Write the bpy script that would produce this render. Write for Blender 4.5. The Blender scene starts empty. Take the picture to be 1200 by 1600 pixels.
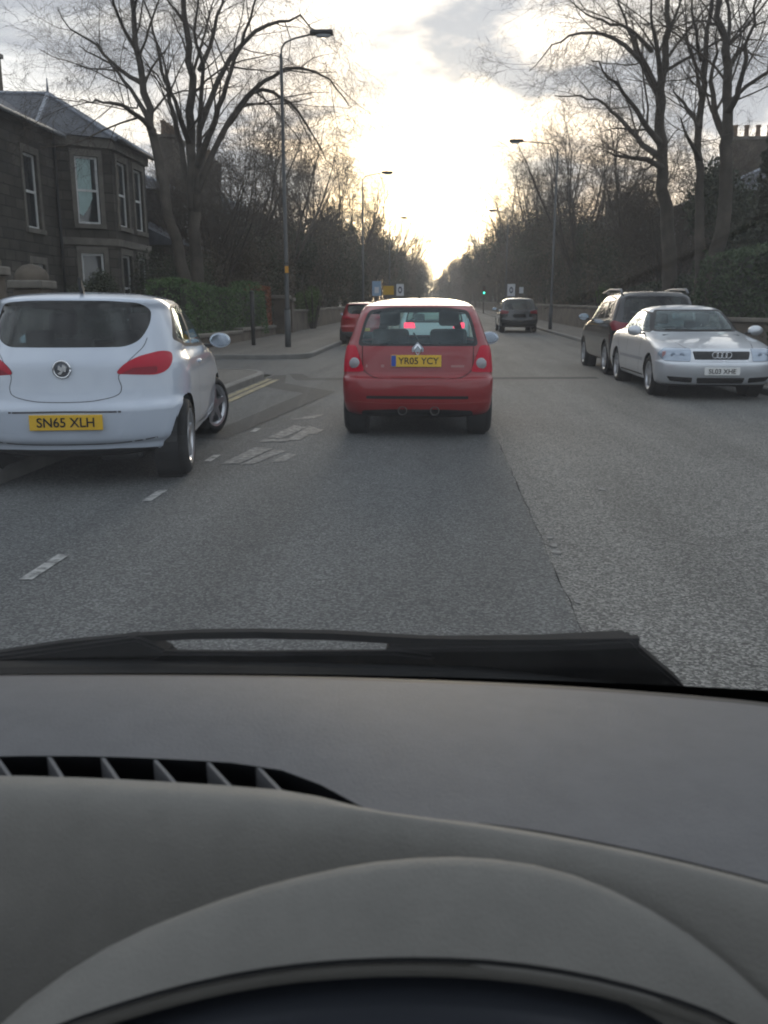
import bpy, bmesh, math, random
from math import radians as R, sin, cos, pi, sqrt
from mathutils import Vector as V, Matrix as M
from mathutils.bvhtree import BVHTree

# ------------------------------------------------------------------ camera, sky, sun, exposure
sc = bpy.context.scene
COL = sc.collection
sc.render.engine = 'CYCLES'
sc.cycles.use_denoising = True
sc.cycles.max_bounces = 5
sc.cycles.use_adaptive_sampling = True
sc.cycles.adaptive_threshold = 0.02
sc.cycles.transparent_max_bounces = 16
sc.cycles.caustics_reflective = False
sc.cycles.caustics_refractive = False
sc.cycles.filter_width = 1.9
sc.view_settings.view_transform = 'Standard'
sc.view_settings.look = 'None'
sc.view_settings.gamma = 1.0
sc.view_settings.use_curve_mapping = False
sc.view_settings.exposure = EXPO = 1.0

cam = bpy.data.cameras.new('camera')
cam.sensor_fit = 'VERTICAL'
cam.sensor_height = 36.0
cam.lens = 30.375
cam.clip_start = 0.03
cam.clip_end = 3000
cam.dof.use_dof = True
cam.dof.focus_distance = 3.6
cam.dof.aperture_fstop = 9.5
camo = bpy.data.objects.new('camera', cam)
COL.objects.link(camo)
camo.location = (0, 0, 1.36)
camo.rotation_euler = (R(90 - 13.134), 0, R(3.591))
sc.camera = camo

SUN_EL, SUN_AZ = 4.2, -1.0          # degrees; azimuth from the road direction (+Y), positive to the right
sdir = V((sin(R(SUN_AZ)) * cos(R(SUN_EL)), cos(R(SUN_AZ)) * cos(R(SUN_EL)), sin(R(SUN_EL))))

wd = bpy.data.worlds.new('World')
sc.world = wd
wd.use_nodes = True
nt = wd.node_tree
nt.nodes.clear()
def N(t, **k):
    n = nt.nodes.new(t)
    for a, b in k.items():
        setattr(n, a, b)
    return n
def mth(op, a, b=None, clamp=False):
    n = N('ShaderNodeMath', operation=op, use_clamp=clamp)
    for i, x in enumerate((a, b)):
        if x is None: continue
        if isinstance(x, (int, float)): n.inputs[i].default_value = x
        else: nt.links.new(x, n.inputs[i])
    return n.outputs[0]
def mixc(f, a, b):
    n = N('ShaderNodeMix', data_type='RGBA')
    for s, x in ((n.inputs[0], f), (n.inputs[6], a), (n.inputs[7], b)):
        if isinstance(x, (int, float)): s.default_value = x
        elif isinstance(x, tuple): s.default_value = (*x, 1)
        else: nt.links.new(x, s)
    return n.outputs[2]
def vop(op, a, b):
    n = N('ShaderNodeVectorMath', operation=op)
    for i, x in enumerate((a, b)):
        if isinstance(x, tuple): n.inputs[i].default_value = x
        else: nt.links.new(x, n.inputs[i])
    return n
def scalec(c, f):
    n = N('ShaderNodeVectorMath', operation='SCALE')
    if isinstance(c, tuple): n.inputs[0].default_value = c
    else: nt.links.new(c, n.inputs[0])
    if isinstance(f, (int, float)): n.inputs['Scale'].default_value = f
    else: nt.links.new(f, n.inputs['Scale'])
    return n.outputs[0]
tc = N('ShaderNodeTexCoord')
dirv = tc.outputs['Generated']
sky = N('ShaderNodeTexSky', sky_type='NISHITA', sun_disc=False)
sky.sun_elevation = R(SUN_EL)
sky.sun_rotation = R(SUN_AZ)
sky.altitude = 50
sky.dust_density = 2.5
sx = N('ShaderNodeSeparateXYZ')
nt.links.new(dirv, sx.inputs[0])
zc = mth('MAXIMUM', sx.outputs[2], 0.0)
den = mth('ADD', zc, 0.16)
cx = mth('DIVIDE', sx.outputs[0], den)
cy = mth('DIVIDE', sx.outputs[1], den)
cb = N('ShaderNodeCombineXYZ')
nt.links.new(cx, cb.inputs[0]); nt.links.new(cy, cb.inputs[1])
cb.inputs[2].default_value = 8.3
no1 = N('ShaderNodeTexNoise', noise_dimensions='3D')
no1.inputs['Scale'].default_value = 1.7
no1.inputs['Detail'].default_value = 9
no1.inputs['Roughness'].default_value = 0.55
no1.inputs['Distortion'].default_value = 0.5
nt.links.new(cb.outputs[0], no1.inputs['Vector'])
rmp = N('ShaderNodeMapRange', interpolation_type='SMOOTHSTEP')
rmp.inputs['From Min'].default_value = 0.40
rmp.inputs['From Max'].default_value = 0.60
nt.links.new(no1.outputs[0], rmp.inputs['Value'])
mask = rmp.outputs[0]
dt = vop('DOT_PRODUCT', dirv, tuple(sdir)).outputs['Value']
dt = mth('MAXIMUM', dt, 0.0)
g_wide = mth('POWER', dt, 7.0)
g_mid = mth('POWER', dt, 170.0)
g_core = mth('POWER', dt, 400.0)
def addv(a, b): return vop('ADD', a, b).outputs[0]
thin = addv(scalec((4.6, 5.05, 5.6), 1.0), scalec((2.9, 2.5, 1.85), g_wide))
thin = addv(thin, scalec((22.0, 16.4, 8.0), g_mid))
thick = addv(scalec((2.5, 2.72, 3.15), 1.0), scalec((1.2, 1.05, .8), g_wide))
thick = addv(thick, scalec((11.0, 8.6, 5.0), g_mid))
base = addv(scalec(sky.outputs[0], 0.35), thin)
cl = mixc(mask, base, thick)
cl = addv(cl, scalec((60.0, 47.0, 28.0), g_core))
bg = N('ShaderNodeBackground')
bg.inputs[1].default_value = 0.1
nt.links.new(cl, bg.inputs[0])
wo = N('ShaderNodeOutputWorld')
nt.links.new(bg.outputs[0], wo.inputs[0])

sl = bpy.data.lights.new('sun', 'SUN')
sl.energy = 1.3
sl.angle = R(32)
sl.color = (1.0, 0.88, 0.72)
slo = bpy.data.objects.new('sun', sl)
COL.objects.link(slo)
slo.rotation_euler = (-sdir).to_track_quat('-Z', 'Y').to_euler()

# ------------------------------------------------------------------ helpers
def gz(Y):
    "height of the road: level near the camera, then a gentle climb"
    return 0.0 if Y < 10 else (0.0105 * (Y - 10) ** 2 / 20 if Y < 20 else 0.0105 * (Y - 15))

def tag(o, label=None, cat=None, group=None, kind=None):
    if label: o['label'] = label
    if cat: o['category'] = cat
    if group: o['group'] = group
    if kind: o['kind'] = kind
    return o
def link(o, parent=None):
    COL.objects.link(o)
    if parent is not None: o.parent = parent
    return o
def empty(name, loc=(0, 0, 0), rz=0.0, parent=None):
    o = bpy.data.objects.new(name, None)
    o.location = loc
    o.rotation_euler = (0, 0, rz)
    return link(o, parent)
def from_py(name, vs, fs, mat, parent=None, smooth=False):
    me = bpy.data.meshes.new(name)
    me.from_pydata([tuple(v) for v in vs], [], fs)
    if smooth: me.shade_smooth()
    me.materials.append(mat)
    return link(bpy.data.objects.new(name, me), parent)
def from_bm(name, bm, mat, parent=None, smooth=False):
    me = bpy.data.meshes.new(name)
    bmesh.ops.recalc_face_normals(bm, faces=bm.faces[:])
    bm.to_mesh(me); bm.free()
    if smooth: me.shade_smooth()
    me.materials.append(mat)
    return link(bpy.data.objects.new(name, me), parent)
def inst(name, me, parent=None, loc=(0, 0, 0), rot=(0, 0, 0), scale=(1, 1, 1)):
    o = bpy.data.objects.new(name, me)
    o.location = loc; o.rotation_euler = rot; o.scale = scale
    return link(o, parent)
def box_bm(bm, c, s, bevel=0.0, mtx=None, seg=2):
    r = bmesh.ops.create_cube(bm, size=1)
    vs = r['verts']
    for v in vs:
        v.co = V((v.co.x * s[0], v.co.y * s[1], v.co.z * s[2]))
    if bevel:
        es = list({e for v in vs for e in v.link_edges})
        rr = bmesh.ops.bevel(bm, geom=es, offset=bevel, segments=seg, affect='EDGES', profile=0.5)
        vs = list({v for f in rr['faces'] for v in f.verts} | {v for v in vs if v.is_valid})
    for v in vs:
        v.co = (mtx @ v.co if mtx else v.co) + V(c)
    return vs
def box(name, c, s, mat, parent=None, bevel=0.0, mtx=None, smooth=False):
    bm = bmesh.new()
    box_bm(bm, c, s, bevel, mtx)
    return from_bm(name, bm, mat, parent, smooth)
class TB:
    "collects tapered tubes"
    def __init__(s): s.v = []; s.f = []
    def tube(s, pts, rad, n=6, cap=True):
        pts = [V(p) for p in pts]
        k0 = len(s.v)
        m = len(pts)
        t = (pts[1] - pts[0]).normalized()
        a = t.orthogonal().normalized()
        for i, p in enumerate(pts):
            if i == 0: t2 = pts[1] - pts[0]
            elif i == m - 1: t2 = pts[-1] - pts[-2]
            else: t2 = pts[i + 1] - pts[i - 1]
            t2 = t2.normalized()
            a = (a - t2 * a.dot(t2))
            a = a.normalized() if a.length > 1e-6 else t2.orthogonal().normalized()
            b = t2.cross(a)
            r = rad[i] if isinstance(rad, (list, tuple)) else rad
            for j in range(n):
                w = 2 * pi * j / n
                s.v.append(p + a * (cos(w) * r) + b * (sin(w) * r))
        for i in range(m - 1):
            for j in range(n):
                j2 = (j + 1) % n
                s.f.append((k0 + i * n + j, k0 + i * n + j2, k0 + (i + 1) * n + j2, k0 + (i + 1) * n + j))
        if cap:
            s.f.append(tuple(k0 + j for j in reversed(range(n))))
            s.f.append(tuple(k0 + (m - 1) * n + j for j in range(n)))
    def build(s, name, mat, parent=None, smooth=True):
        return from_py(name, s.v, s.f, mat, parent, smooth)
def lathe(profile, n=32, axis='x'):
    "profile: (radius, height) pairs turned round the axis"
    vs, fs = [], []
    for r, h in profile:
        for j in range(n):
            w = 2 * pi * j / n
            if axis == 'x': vs.append((h, r * cos(w), r * sin(w)))
            elif axis == 'y': vs.append((r * cos(w), h, r * sin(w)))
            else: vs.append((r * cos(w), r * sin(w), h))
    for i in range(len(profile) - 1):
        for j in range(n):
            j2 = (j + 1) % n
            fs.append((i * n + j, i * n + j2, (i + 1) * n + j2, (i + 1) * n + j))
    return vs, fs
def prism(name, poly, h0, h1, mat, parent=None, axis='z', bevel=0.0, smooth=False):
    "extruded outline; axis z: poly in (x, y); axis y: poly in (x, z)"
    bm = bmesh.new()
    f = (lambda p, h: (p[0], p[1], h)) if axis == 'z' else (lambda p, h: (p[0], h, p[1])) if axis == 'y' else (lambda p, h: (h, p[0], p[1]))
    a = [bm.verts.new(f(p, h0)) for p in poly]
    b = [bm.verts.new(f(p, h1)) for p in poly]
    bm.faces.new(a); bm.faces.new(b)
    for i in range(len(poly)):
        j = (i + 1) % len(poly)
        bm.faces.new((a[i], a[j], b[j], b[i]))
    bmesh.ops.recalc_face_normals(bm, faces=bm.faces[:])
    if bevel:
        bmesh.ops.bevel(bm, geom=bm.edges[:], offset=bevel, segments=2, affect='EDGES')
    return from_bm(name, bm, mat, parent, smooth)

# ------------------------------------------------------------------ materials
MATS = {}
def mat(name, col, rough=0.6, metal=0.0, var=0.0, vscale=3.0, bump=0.0, bscale=40.0, coat=0.0, spec=0.5, col2=None, detail=6):
    if name in MATS: return MATS[name]
    m = bpy.data.materials.new(name)
    m.use_nodes = True
    t = m.node_tree
    b = t.nodes['Principled BSDF']
    b.inputs['Base Color'].default_value = (*col, 1)
    b.inputs['Roughness'].default_value = rough
    b.inputs['Metallic'].default_value = metal
    b.inputs['Coat Weight'].default_value = coat
    b.inputs['Coat Roughness'].default_value = 0.06
    b.inputs['Specular IOR Level'].default_value = spec
    if var or bump or col2:
        tcn = t.nodes.new('ShaderNodeTexCoord')
    if var or col2:
        nz = t.nodes.new('ShaderNodeTexNoise')
        nz.inputs['Scale'].default_value = vscale
        nz.inputs['Detail'].default_value = detail
        nz.inputs['Roughness'].default_value = 0.6
        t.links.new(tcn.outputs['Object'], nz.inputs['Vector'])
        mr = t.nodes.new('ShaderNodeMapRange')
        mr.inputs['From Min'].default_value = 0.3
        mr.inputs['From Max'].default_value = 0.7
        t.links.new(nz.outputs[0], mr.inputs['Value'])
        mx = t.nodes.new('ShaderNodeMix'); mx.data_type = 'RGBA'
        c2 = col2 or tuple(c * (1 + var) for c in col)
        c1 = col if col2 else tuple(c * (1 - var) for c in col)
        mx.inputs[6].default_value = (*c1, 1)
        mx.inputs[7].default_value = (*c2, 1)
        t.links.new(mr.outputs[0], mx.inputs[0])
        t.links.new(mx.outputs[2], b.inputs['Base Color'])
    if bump:
        n2 = t.nodes.new('ShaderNodeTexNoise')
        n2.inputs['Scale'].default_value = bscale
        n2.inputs['Detail'].default_value = 4
        t.links.new(tcn.outputs['Object'], n2.inputs['Vector'])
        bp = t.nodes.new('ShaderNodeBump')
        bp.inputs['Strength'].default_value = bump
        bp.inputs['Distance'].default_value = 0.02
        t.links.new(n2.outputs[0], bp.inputs['Height'])
        t.links.new(bp.outputs[0], b.inputs['Normal'])
    MATS[name] = m
    return m
def emit(name, col, strength, base=None):
    m = mat(name, base or col, 0.3)
    b = m.node_tree.nodes['Principled BSDF']
    b.inputs['Emission Color'].default_value = (*col, 1)
    b.inputs['Emission Strength'].default_value = strength
    return m
def glass(name, tint, ior=1.5, rough=0.0, gcol=(1, 1, 1)):
    "thin pane: tinted see-through plus mirror reflection by angle"
    m = bpy.data.materials.new(name)
    m.use_nodes = True
    t = m.node_tree
    t.nodes.clear()
    tr = t.nodes.new('ShaderNodeBsdfTransparent'); tr.inputs[0].default_value = (*tint, 1)
    gl = t.nodes.new('ShaderNodeBsdfGlossy'); gl.inputs['Roughness'].default_value = rough
    gl.inputs[0].default_value = (*gcol, 1)
    ge = t.nodes.new('ShaderNodeNewGeometry')
    dp = t.nodes.new('ShaderNodeVectorMath'); dp.operation = 'DOT_PRODUCT'
    t.links.new(ge.outputs['Normal'], dp.inputs[0]); t.links.new(ge.outputs['Incoming'], dp.inputs[1])
    def mm(op, a, b=None):
        n = t.nodes.new('ShaderNodeMath'); n.operation = op
        for i, x in enumerate((a, b)):
            if x is None: continue
            if isinstance(x, (int, float)): n.inputs[i].default_value = x
            else: t.links.new(x, n.inputs[i])
        return n.outputs[0]
    f0 = min(2 * ((ior - 1) / (ior + 1)) ** 2, .4)          # both faces of the pane
    sch = mm('POWER', mm('SUBTRACT', 1.0, mm('ABSOLUTE', dp.outputs['Value'])), 5.0)
    fac = mm('MINIMUM', mm('MULTIPLY_ADD', sch, 1 - f0), 1.0)
    fac.node.inputs[0].links[0].from_node.inputs[2].default_value = f0
    mx = t.nodes.new('ShaderNodeMixShader')
    o = t.nodes.new('ShaderNodeOutputMaterial')
    t.links.new(fac, mx.inputs[0])
    t.links.new(tr.outputs[0], mx.inputs[1])
    t.links.new(gl.outputs[0], mx.inputs[2])
    t.links.new(mx.outputs[0], o.inputs[0])
    return m
BLACK = mat('black plastic', (0.018, 0.018, 0.019), 0.55)
RUBBER = mat('tyre rubber', (0.02, 0.02, 0.02), 0.85, var=0.3, vscale=20)
ALLOY = mat('alloy', (0.55, 0.56, 0.58), 0.35, 0.9)
DARKIN = mat('dark cabin cloth', (0.03, 0.032, 0.034), 0.9)
CARGLASS = glass('car glass', (0.82, 0.97, 0.95), 1.45, gcol=(.86, .97, 1))
TINTGLASS = glass('tinted car glass', (0.26, 0.33, 0.34), 1.36)
REDLENS = mat('red lens', (0.42, 0.004, 0.026), 0.35, spec=.25)
CLEARLENS = mat('clear lens', (0.62, 0.66, 0.7), 0.12, coat=1.0)
CHROME = mat('chrome', (0.75, 0.76, 0.78), 0.16, 1.0)
YPLATE = mat('yellow plate', (0.72, 0.44, 0.03), 0.35)
WPLATE = mat('white plate', (0.75, 0.75, 0.73), 0.35)
INK = mat('plate ink', (0.012, 0.012, 0.012), 0.5)
BLUEBAND = mat('plate blue band', (0.02, 0.07, 0.35), 0.4)
MIRROR = mat('mirror glass', (0.48, 0.55, 0.63), 0.08, 1.0)
STONE = mat('weathered sandstone', (0.10, 0.082, 0.064), 0.9, var=0.45, vscale=1.6, bump=0.5, bscale=6)
STONE2 = mat('dressed sandstone', (0.165, 0.15, 0.128), 0.9, var=0.3, vscale=2.5, bump=0.2, bscale=12)
def coursed(name, c1, c2, mortar):
    "squared rubble in courses, for walls seen from far off"
    m = mat(name, c1, .92)
    t = m.node_tree; b = t.nodes['Principled BSDF']
    tcn = t.nodes.new('ShaderNodeTexCoord'); sp = t.nodes.new('ShaderNodeSeparateXYZ'); cmb = t.nodes.new('ShaderNodeCombineXYZ')
    t.links.new(tcn.outputs['Object'], sp.inputs[0])
    ad = t.nodes.new('ShaderNodeMath'); t.links.new(sp.outputs[0], ad.inputs[0]); t.links.new(sp.outputs[1], ad.inputs[1])
    t.links.new(ad.outputs[0], cmb.inputs[0]); t.links.new(sp.outputs[2], cmb.inputs[1])
    br = t.nodes.new('ShaderNodeTexBrick')
    br.inputs['Scale'].default_value = 1.0; br.inputs['Brick Width'].default_value = .62; br.inputs['Row Height'].default_value = .29
    br.inputs['Mortar Size'].default_value = .018; br.inputs['Mortar Smooth'].default_value = .4; br.inputs['Bias'].default_value = 0.0
    br.inputs['Color1'].default_value = (*c1, 1); br.inputs['Color2'].default_value = (*c2, 1); br.inputs['Mortar'].default_value = (*mortar, 1)
    t.links.new(cmb.outputs[0], br.inputs['Vector'])
    nz = t.nodes.new('ShaderNodeTexNoise'); nz.inputs['Scale'].default_value = 0.9; nz.inputs['Detail'].default_value = 8
    t.links.new(tcn.outputs['Object'], nz.inputs['Vector'])
    mr = t.nodes.new('ShaderNodeMapRange'); mr.inputs['From Min'].default_value = .3; mr.inputs['From Max'].default_value = .7; mr.inputs['To Min'].default_value = .55; mr.inputs['To Max'].default_value = 1.4
    t.links.new(nz.outputs[0], mr.inputs['Value'])
    vs_ = t.nodes.new('ShaderNodeVectorMath'); vs_.operation = 'SCALE'
    t.links.new(br.outputs['Color'], vs_.inputs[0]); t.links.new(mr.outputs[0], vs_.inputs['Scale'])
    t.links.new(vs_.outputs[0], b.inputs['Base Color'])
    bp = t.nodes.new('ShaderNodeBump'); bp.inputs['Strength'].default_value = .6; bp.inputs['Distance'].default_value = .03
    bp.invert = True
    t.links.new(br.outputs['Fac'], bp.inputs['Height']); t.links.new(bp.outputs[0], b.inputs['Normal'])
    return m
HOUSEW = coursed('coursed sandstone', (.046, .041, .035), (.088, .078, .065), (.034, .031, .027))
SLATE = mat('slate', (0.055, 0.06, 0.075), 0.6, var=0.35, vscale=3)
LEAD = mat('lead flashing', (0.30, 0.32, 0.36), 0.5)
WHITE = mat('white paint', (0.72, 0.72, 0.70), 0.5, var=0.08)
POT = mat('clay pot', (0.22, 0.14, 0.09), 0.85, var=0.2)
BARK = mat('bark', (0.058, 0.048, 0.038), 0.9, var=0.45, vscale=2.2, bump=0.8, bscale=14)
TWIG = mat('twigs', (0.06, 0.046, 0.034), 0.85)
STEEL = mat('galvanised steel', (0.085, 0.088, 0.09), 0.6, 0.4, var=0.2, vscale=2)
def leafmat(name, c1, c2):
    m = bpy.data.materials.new(name)
    m.use_nodes = True
    t = m.node_tree
    b = t.nodes['Principled BSDF']
    b.inputs['Roughness'].default_value = 0.6
    b.inputs['Specular IOR Level'].default_value = 0.3
    g = t.nodes.new('ShaderNodeNewGeometry')
    mx = t.nodes.new('ShaderNodeMix'); mx.data_type = 'RGBA'
    mx.inputs[6].default_value = (*c1, 1); mx.inputs[7].default_value = (*c2, 1)
    t.links.new(g.outputs['Random Per Island'], mx.inputs[0])
    t.links.new(mx.outputs[2], b.inputs['Base Color'])
    return m
HEDGE = leafmat('hedge leaves', (0.050, 0.098, 0.032), (0.095, 0.16, 0.055))
OLIVELEAF = leafmat('dark olive hedge leaves', (0.034, 0.058, 0.024), (0.062, 0.090, 0.038))
DARKLEAF = leafmat('dark evergreen leaves', (0.026, 0.036, 0.020), (0.055, 0.064, 0.034))
BROWNLEAF = leafmat('brown winter leaves', (0.065, 0.053, 0.038), (0.12, 0.096, 0.066))
REDLEAF = leafmat('rusty beech leaves', (0.20, 0.065, 0.03), (0.30, 0.11, 0.05))
LIMELEAF = leafmat('fresh green leaves', (0.06, 0.11, 0.03), (0.11, 0.17, 0.05))
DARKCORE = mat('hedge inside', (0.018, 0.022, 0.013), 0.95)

def asphalt(name, ca, cb, seam=None, chip=70.0, cc=None, cd=None, rough=0.78):
    m = bpy.data.materials.new(name)
    m.use_nodes = True
    t = m.node_tree
    b = t.nodes['Principled BSDF']
    b.inputs['Roughness'].default_value = rough
    b.inputs['Specular IOR Level'].default_value = 0.4
    tcn = t.nodes.new('ShaderNodeTexCoord')
    P = tcn.outputs['Object']
    def node(ty, **k):
        n = t.nodes.new(ty)
        for a, v in k.items(): setattr(n, a, v)
        return n
    vo = node('ShaderNodeTexVoronoi'); vo.inputs['Scale'].default_value = chip
    t.links.new(P, vo.inputs['Vector'])
    sep = node('ShaderNodeSeparateColor')
    t.links.new(vo.outputs['Color'], sep.inputs[0])
    def cmix(f, a, c):
        x = node('ShaderNodeMix', data_type='RGBA')
        t.links.new(f, x.inputs[0]) if not isinstance(f, float) else setattr(x.inputs[0], 'default_value', f)
        for s, q in ((x.inputs[6], a), (x.inputs[7], c)):
            if isinstance(q, tuple): s.default_value = (*q, 1)
            else: t.links.new(q, s)
        return x.outputs[2]
    pw = node('ShaderNodeMath', operation='POWER'); pw.inputs[1].default_value = 1.8
    t.links.new(sep.outputs[0], pw.inputs[0])
    col = cmix(pw.outputs[0], ca, cb)
    if seam is not None:
        col2 = cmix(pw.outputs[0], cc, cd)
        sp = node('ShaderNodeSeparateXYZ'); t.links.new(P, sp.inputs[0])
        nz = node('ShaderNodeTexNoise'); nz.inputs['Scale'].default_value = 7.0
        t.links.new(P, nz.inputs['Vector'])
        ad = node('ShaderNodeMath', operation='MULTIPLY_ADD'); ad.inputs[1].default_value = 0.09
        t.links.new(nz.outputs[0], ad.inputs[0]); t.links.new(sp.outputs[0], ad.inputs[2])
        mr = node('ShaderNodeMapRange'); mr.inputs['From Min'].default_value = seam + 0.035; mr.inputs['From Max'].default_value = seam + 0.055
        t.links.new(ad.outputs[0], mr.inputs['Value'])
        col = cmix(mr.outputs[0], col, col2)
    nb = node('ShaderNodeTexNoise'); nb.inputs['Scale'].default_value = 0.55; nb.inputs['Detail'].default_value = 7; nb.inputs['Roughness'].default_value = .65
    mp = node('ShaderNodeMapping'); mp.inputs['Scale'].default_value = (1.6, 0.5, 1)
    t.links.new(P, mp.inputs[0]); t.links.new(mp.outputs[0], nb.inputs['Vector'])
    nb2 = node('ShaderNodeTexNoise'); nb2.inputs['Scale'].default_value = 1.0; nb2.inputs['Detail'].default_value = 4
    mp2 = node('ShaderNodeMapping'); mp2.inputs['Scale'].default_value = (1.5, 0.035, 1)
    t.links.new(P, mp2.inputs[0]); t.links.new(mp2.outputs[0], nb2.inputs['Vector'])
    av = node('ShaderNodeMix'); av.inputs[0].default_value = 0.5
    t.links.new(nb.outputs[0], av.inputs[2]); t.links.new(nb2.outputs[0], av.inputs[3])
    m2 = node('ShaderNodeMapRange'); m2.inputs['From Min'].default_value = .36; m2.inputs['From Max'].default_value = .64
    m2.inputs['To Min'].default_value = 0.72; m2.inputs['To Max'].default_value = 1.25
    t.links.new(av.outputs[0], m2.inputs['Value'])
    mul = node('ShaderNodeVectorMath', operation='SCALE')
    t.links.new(col, mul.inputs[0]); t.links.new(m2.outputs[0], mul.inputs['Scale'])
    t.links.new(mul.outputs[0], b.inputs['Base Color'])
    bp = node('ShaderNodeBump'); bp.inputs['Strength'].default_value = 0.75; bp.inputs['Distance'].default_value = 0.006
    t.links.new(sep.outputs[1], bp.inputs['Height'])
    t.links.new(bp.outputs[0], b.inputs['Normal'])
    return m
ROAD = asphalt('road asphalt', (0.046, 0.048, 0.049), (0.165, 0.168, 0.164), seam=0.64, chip=95, cc=(0.054, 0.053, 0.050), cd=(0.28, 0.273, 0.252))
PAVE = asphalt('pavement asphalt', (0.070, 0.066, 0.060), (0.16, 0.15, 0.135), chip=60)
PATCHM = asphalt('newer dark asphalt', (0.026, 0.027, 0.028), (0.075, 0.075, 0.074), chip=90)
EARTH = mat('garden earth', (0.045, 0.05, 0.028), 0.95, var=0.4, vscale=0.8)
KERB = mat('kerb stone', (0.17, 0.165, 0.155), 0.85, var=0.25, vscale=2)
def wornpaint(name, col, under, lo=0.40, hi=0.52, sc_=14.0):
    m = mat(name, under, 0.7, col2=col, vscale=sc_, detail=8)
    mr = [n for n in m.node_tree.nodes if n.type == 'MAP_RANGE'][0]
    mr.inputs['From Min'].default_value = lo; mr.inputs['From Max'].default_value = hi
    return m
WLINE = wornpaint('worn white road paint', (0.36, 0.36, 0.345), (0.085, 0.086, 0.085), 0.36, 0.56)
WLETTER = wornpaint('badly worn white road paint', (0.25, 0.25, 0.24), (0.085, 0.086, 0.085), 0.42, 0.66, 16.0)
YLINE = wornpaint('worn yellow road paint', (0.30, 0.25, 0.13), (0.09, 0.088, 0.08), 0.34, 0.60, 9.0)
# ------------------------------------------------------------------ ground, road, pavements
KL, KR = -3.5, 5.32            # kerb faces
WL, WR = -7.2, 7.7            # garden walls
YS = [-25, -10, 0, 5, 10, 12, 14, 16, 18, 20, 25, 30, 40, 50, 60, 80, 100, 130, 160, 200, 260, 320, 400, 520]
def strip(name, x0, x1, y0, y1, dz, mt, kind='structure', skirt=0.0):
    ys = sorted({y0, y1} | {y for y in YS if y0 < y < y1})
    vs, fs = [], []
    for y in ys:
        z = gz(y) + dz
        vs += [(x0, y, z), (x1, y, z)]
    for i in range(len(ys) - 1):
        a = 2 * i
        fs.append((a, a + 1, a + 3, a + 2))
    return tag(from_py(name, vs, fs, mt), kind=kind)
strip('ground', -900, 900, -25, 1400, -0.03, EARTH)
strip('road', KL - 0.02, KR + 0.02, -25, 520, 0.0, ROAD)
strip('side_road', -70, KL - 0.02, 18.3, 23.3, 0.0, ROAD)
strip('pavement_left', WL - 0.1, KL - 0.12, -25, 17.2, 0.115, PAVE)
strip('pavement_left_beyond', WL - 0.1, KL - 0.12, 24.5, 520, 0.115, PAVE)
strip('pavement_right', KR + 0.12, WR + 0.1, -25, 520, 0.115, PAVE)
def pave_corner(name, pts):
    vs = [(x, y, gz(y) + 0.115) for x, y in pts]
    return tag(from_py(name, vs, [tuple(range(len(vs)))], PAVE), kind='structure')
arc = lambda cx, cy, r, a0, a1, n=8: [(cx + r * cos(R(a0 + (a1 - a0) * i / n)), cy + r * sin(R(a0 + (a1 - a0) * i / n))) for i in range(n + 1)]
near_arc = arc(KL - 1.12, 17.2, 1.0, 0, 90)
far_arc = arc(KL - 1.32, 24.5, 1.2, 0, -90)
pave_corner('pavement_corner', near_arc + [(-70, 18.2), (-70, 17.2)])
pave_corner('pavement_corner', [(-70, 24.5), (-70, 23.3)] + far_arc[::-1])
def kerb(name, pts, w=0.125):
    "kerb stones along a line; the stone lies to the left of the line"
    vs, fs = [], []
    for i, (x, y) in enumerate(pts):
        a = V(pts[max(i - 1, 0)]); b = V(pts[min(i + 1, len(pts) - 1)])
        t = (b - a).normalized(); nrm = V((-t.y, t.x))
        z = gz(y)
        for o, h in ((0, -0.02), (0.0, 0.10), (0.018, 0.121), (w, 0.121), (w, -0.02)):
            vs.append((x + nrm.x * o, y + nrm.y * o, z + h))
    for i in range(len(pts) - 1):
        for j in range(4):
            a = i * 5 + j
            fs.append((a, a + 1, a + 6, a + 5))
    return tag(from_py(name, vs, fs, KERB), kind='structure')
kl_far = [(KL - 1.32 + 1.32 * cos(R(a)), 24.5 + 1.32 * sin(R(a))) for a in range(-90, 1, 11)]
kl_near = [(KL - 1.12 + 1.12 * cos(R(a)), 17.2 + 1.12 * sin(R(a))) for a in range(0, 91, 11)]
yy = [y for y in YS]
kerb('kerb_left', [(KL, y) for y in yy if y < 17.1] + kl_near + [(-70, 18.32)])
kerb('kerb_left_beyond', [(-70, 23.18)] + kl_far + [(KL, y) for y in yy if y > 24.6])
kerb('kerb_right', [(KR, y) for y in reversed(yy)])

def patch(name, pts, dz, mt):
    return tag(from_py(name, [(x, y, gz(y) + dz) for x, y in pts], [tuple(range(len(pts)))], mt), kind='structure')
def rect(name, x0, x1, y0, y1, dz, mt):
    return patch(name, [(x0, y0), (x1, y0), (x1, y1), (x0, y1)], dz, mt)
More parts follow.
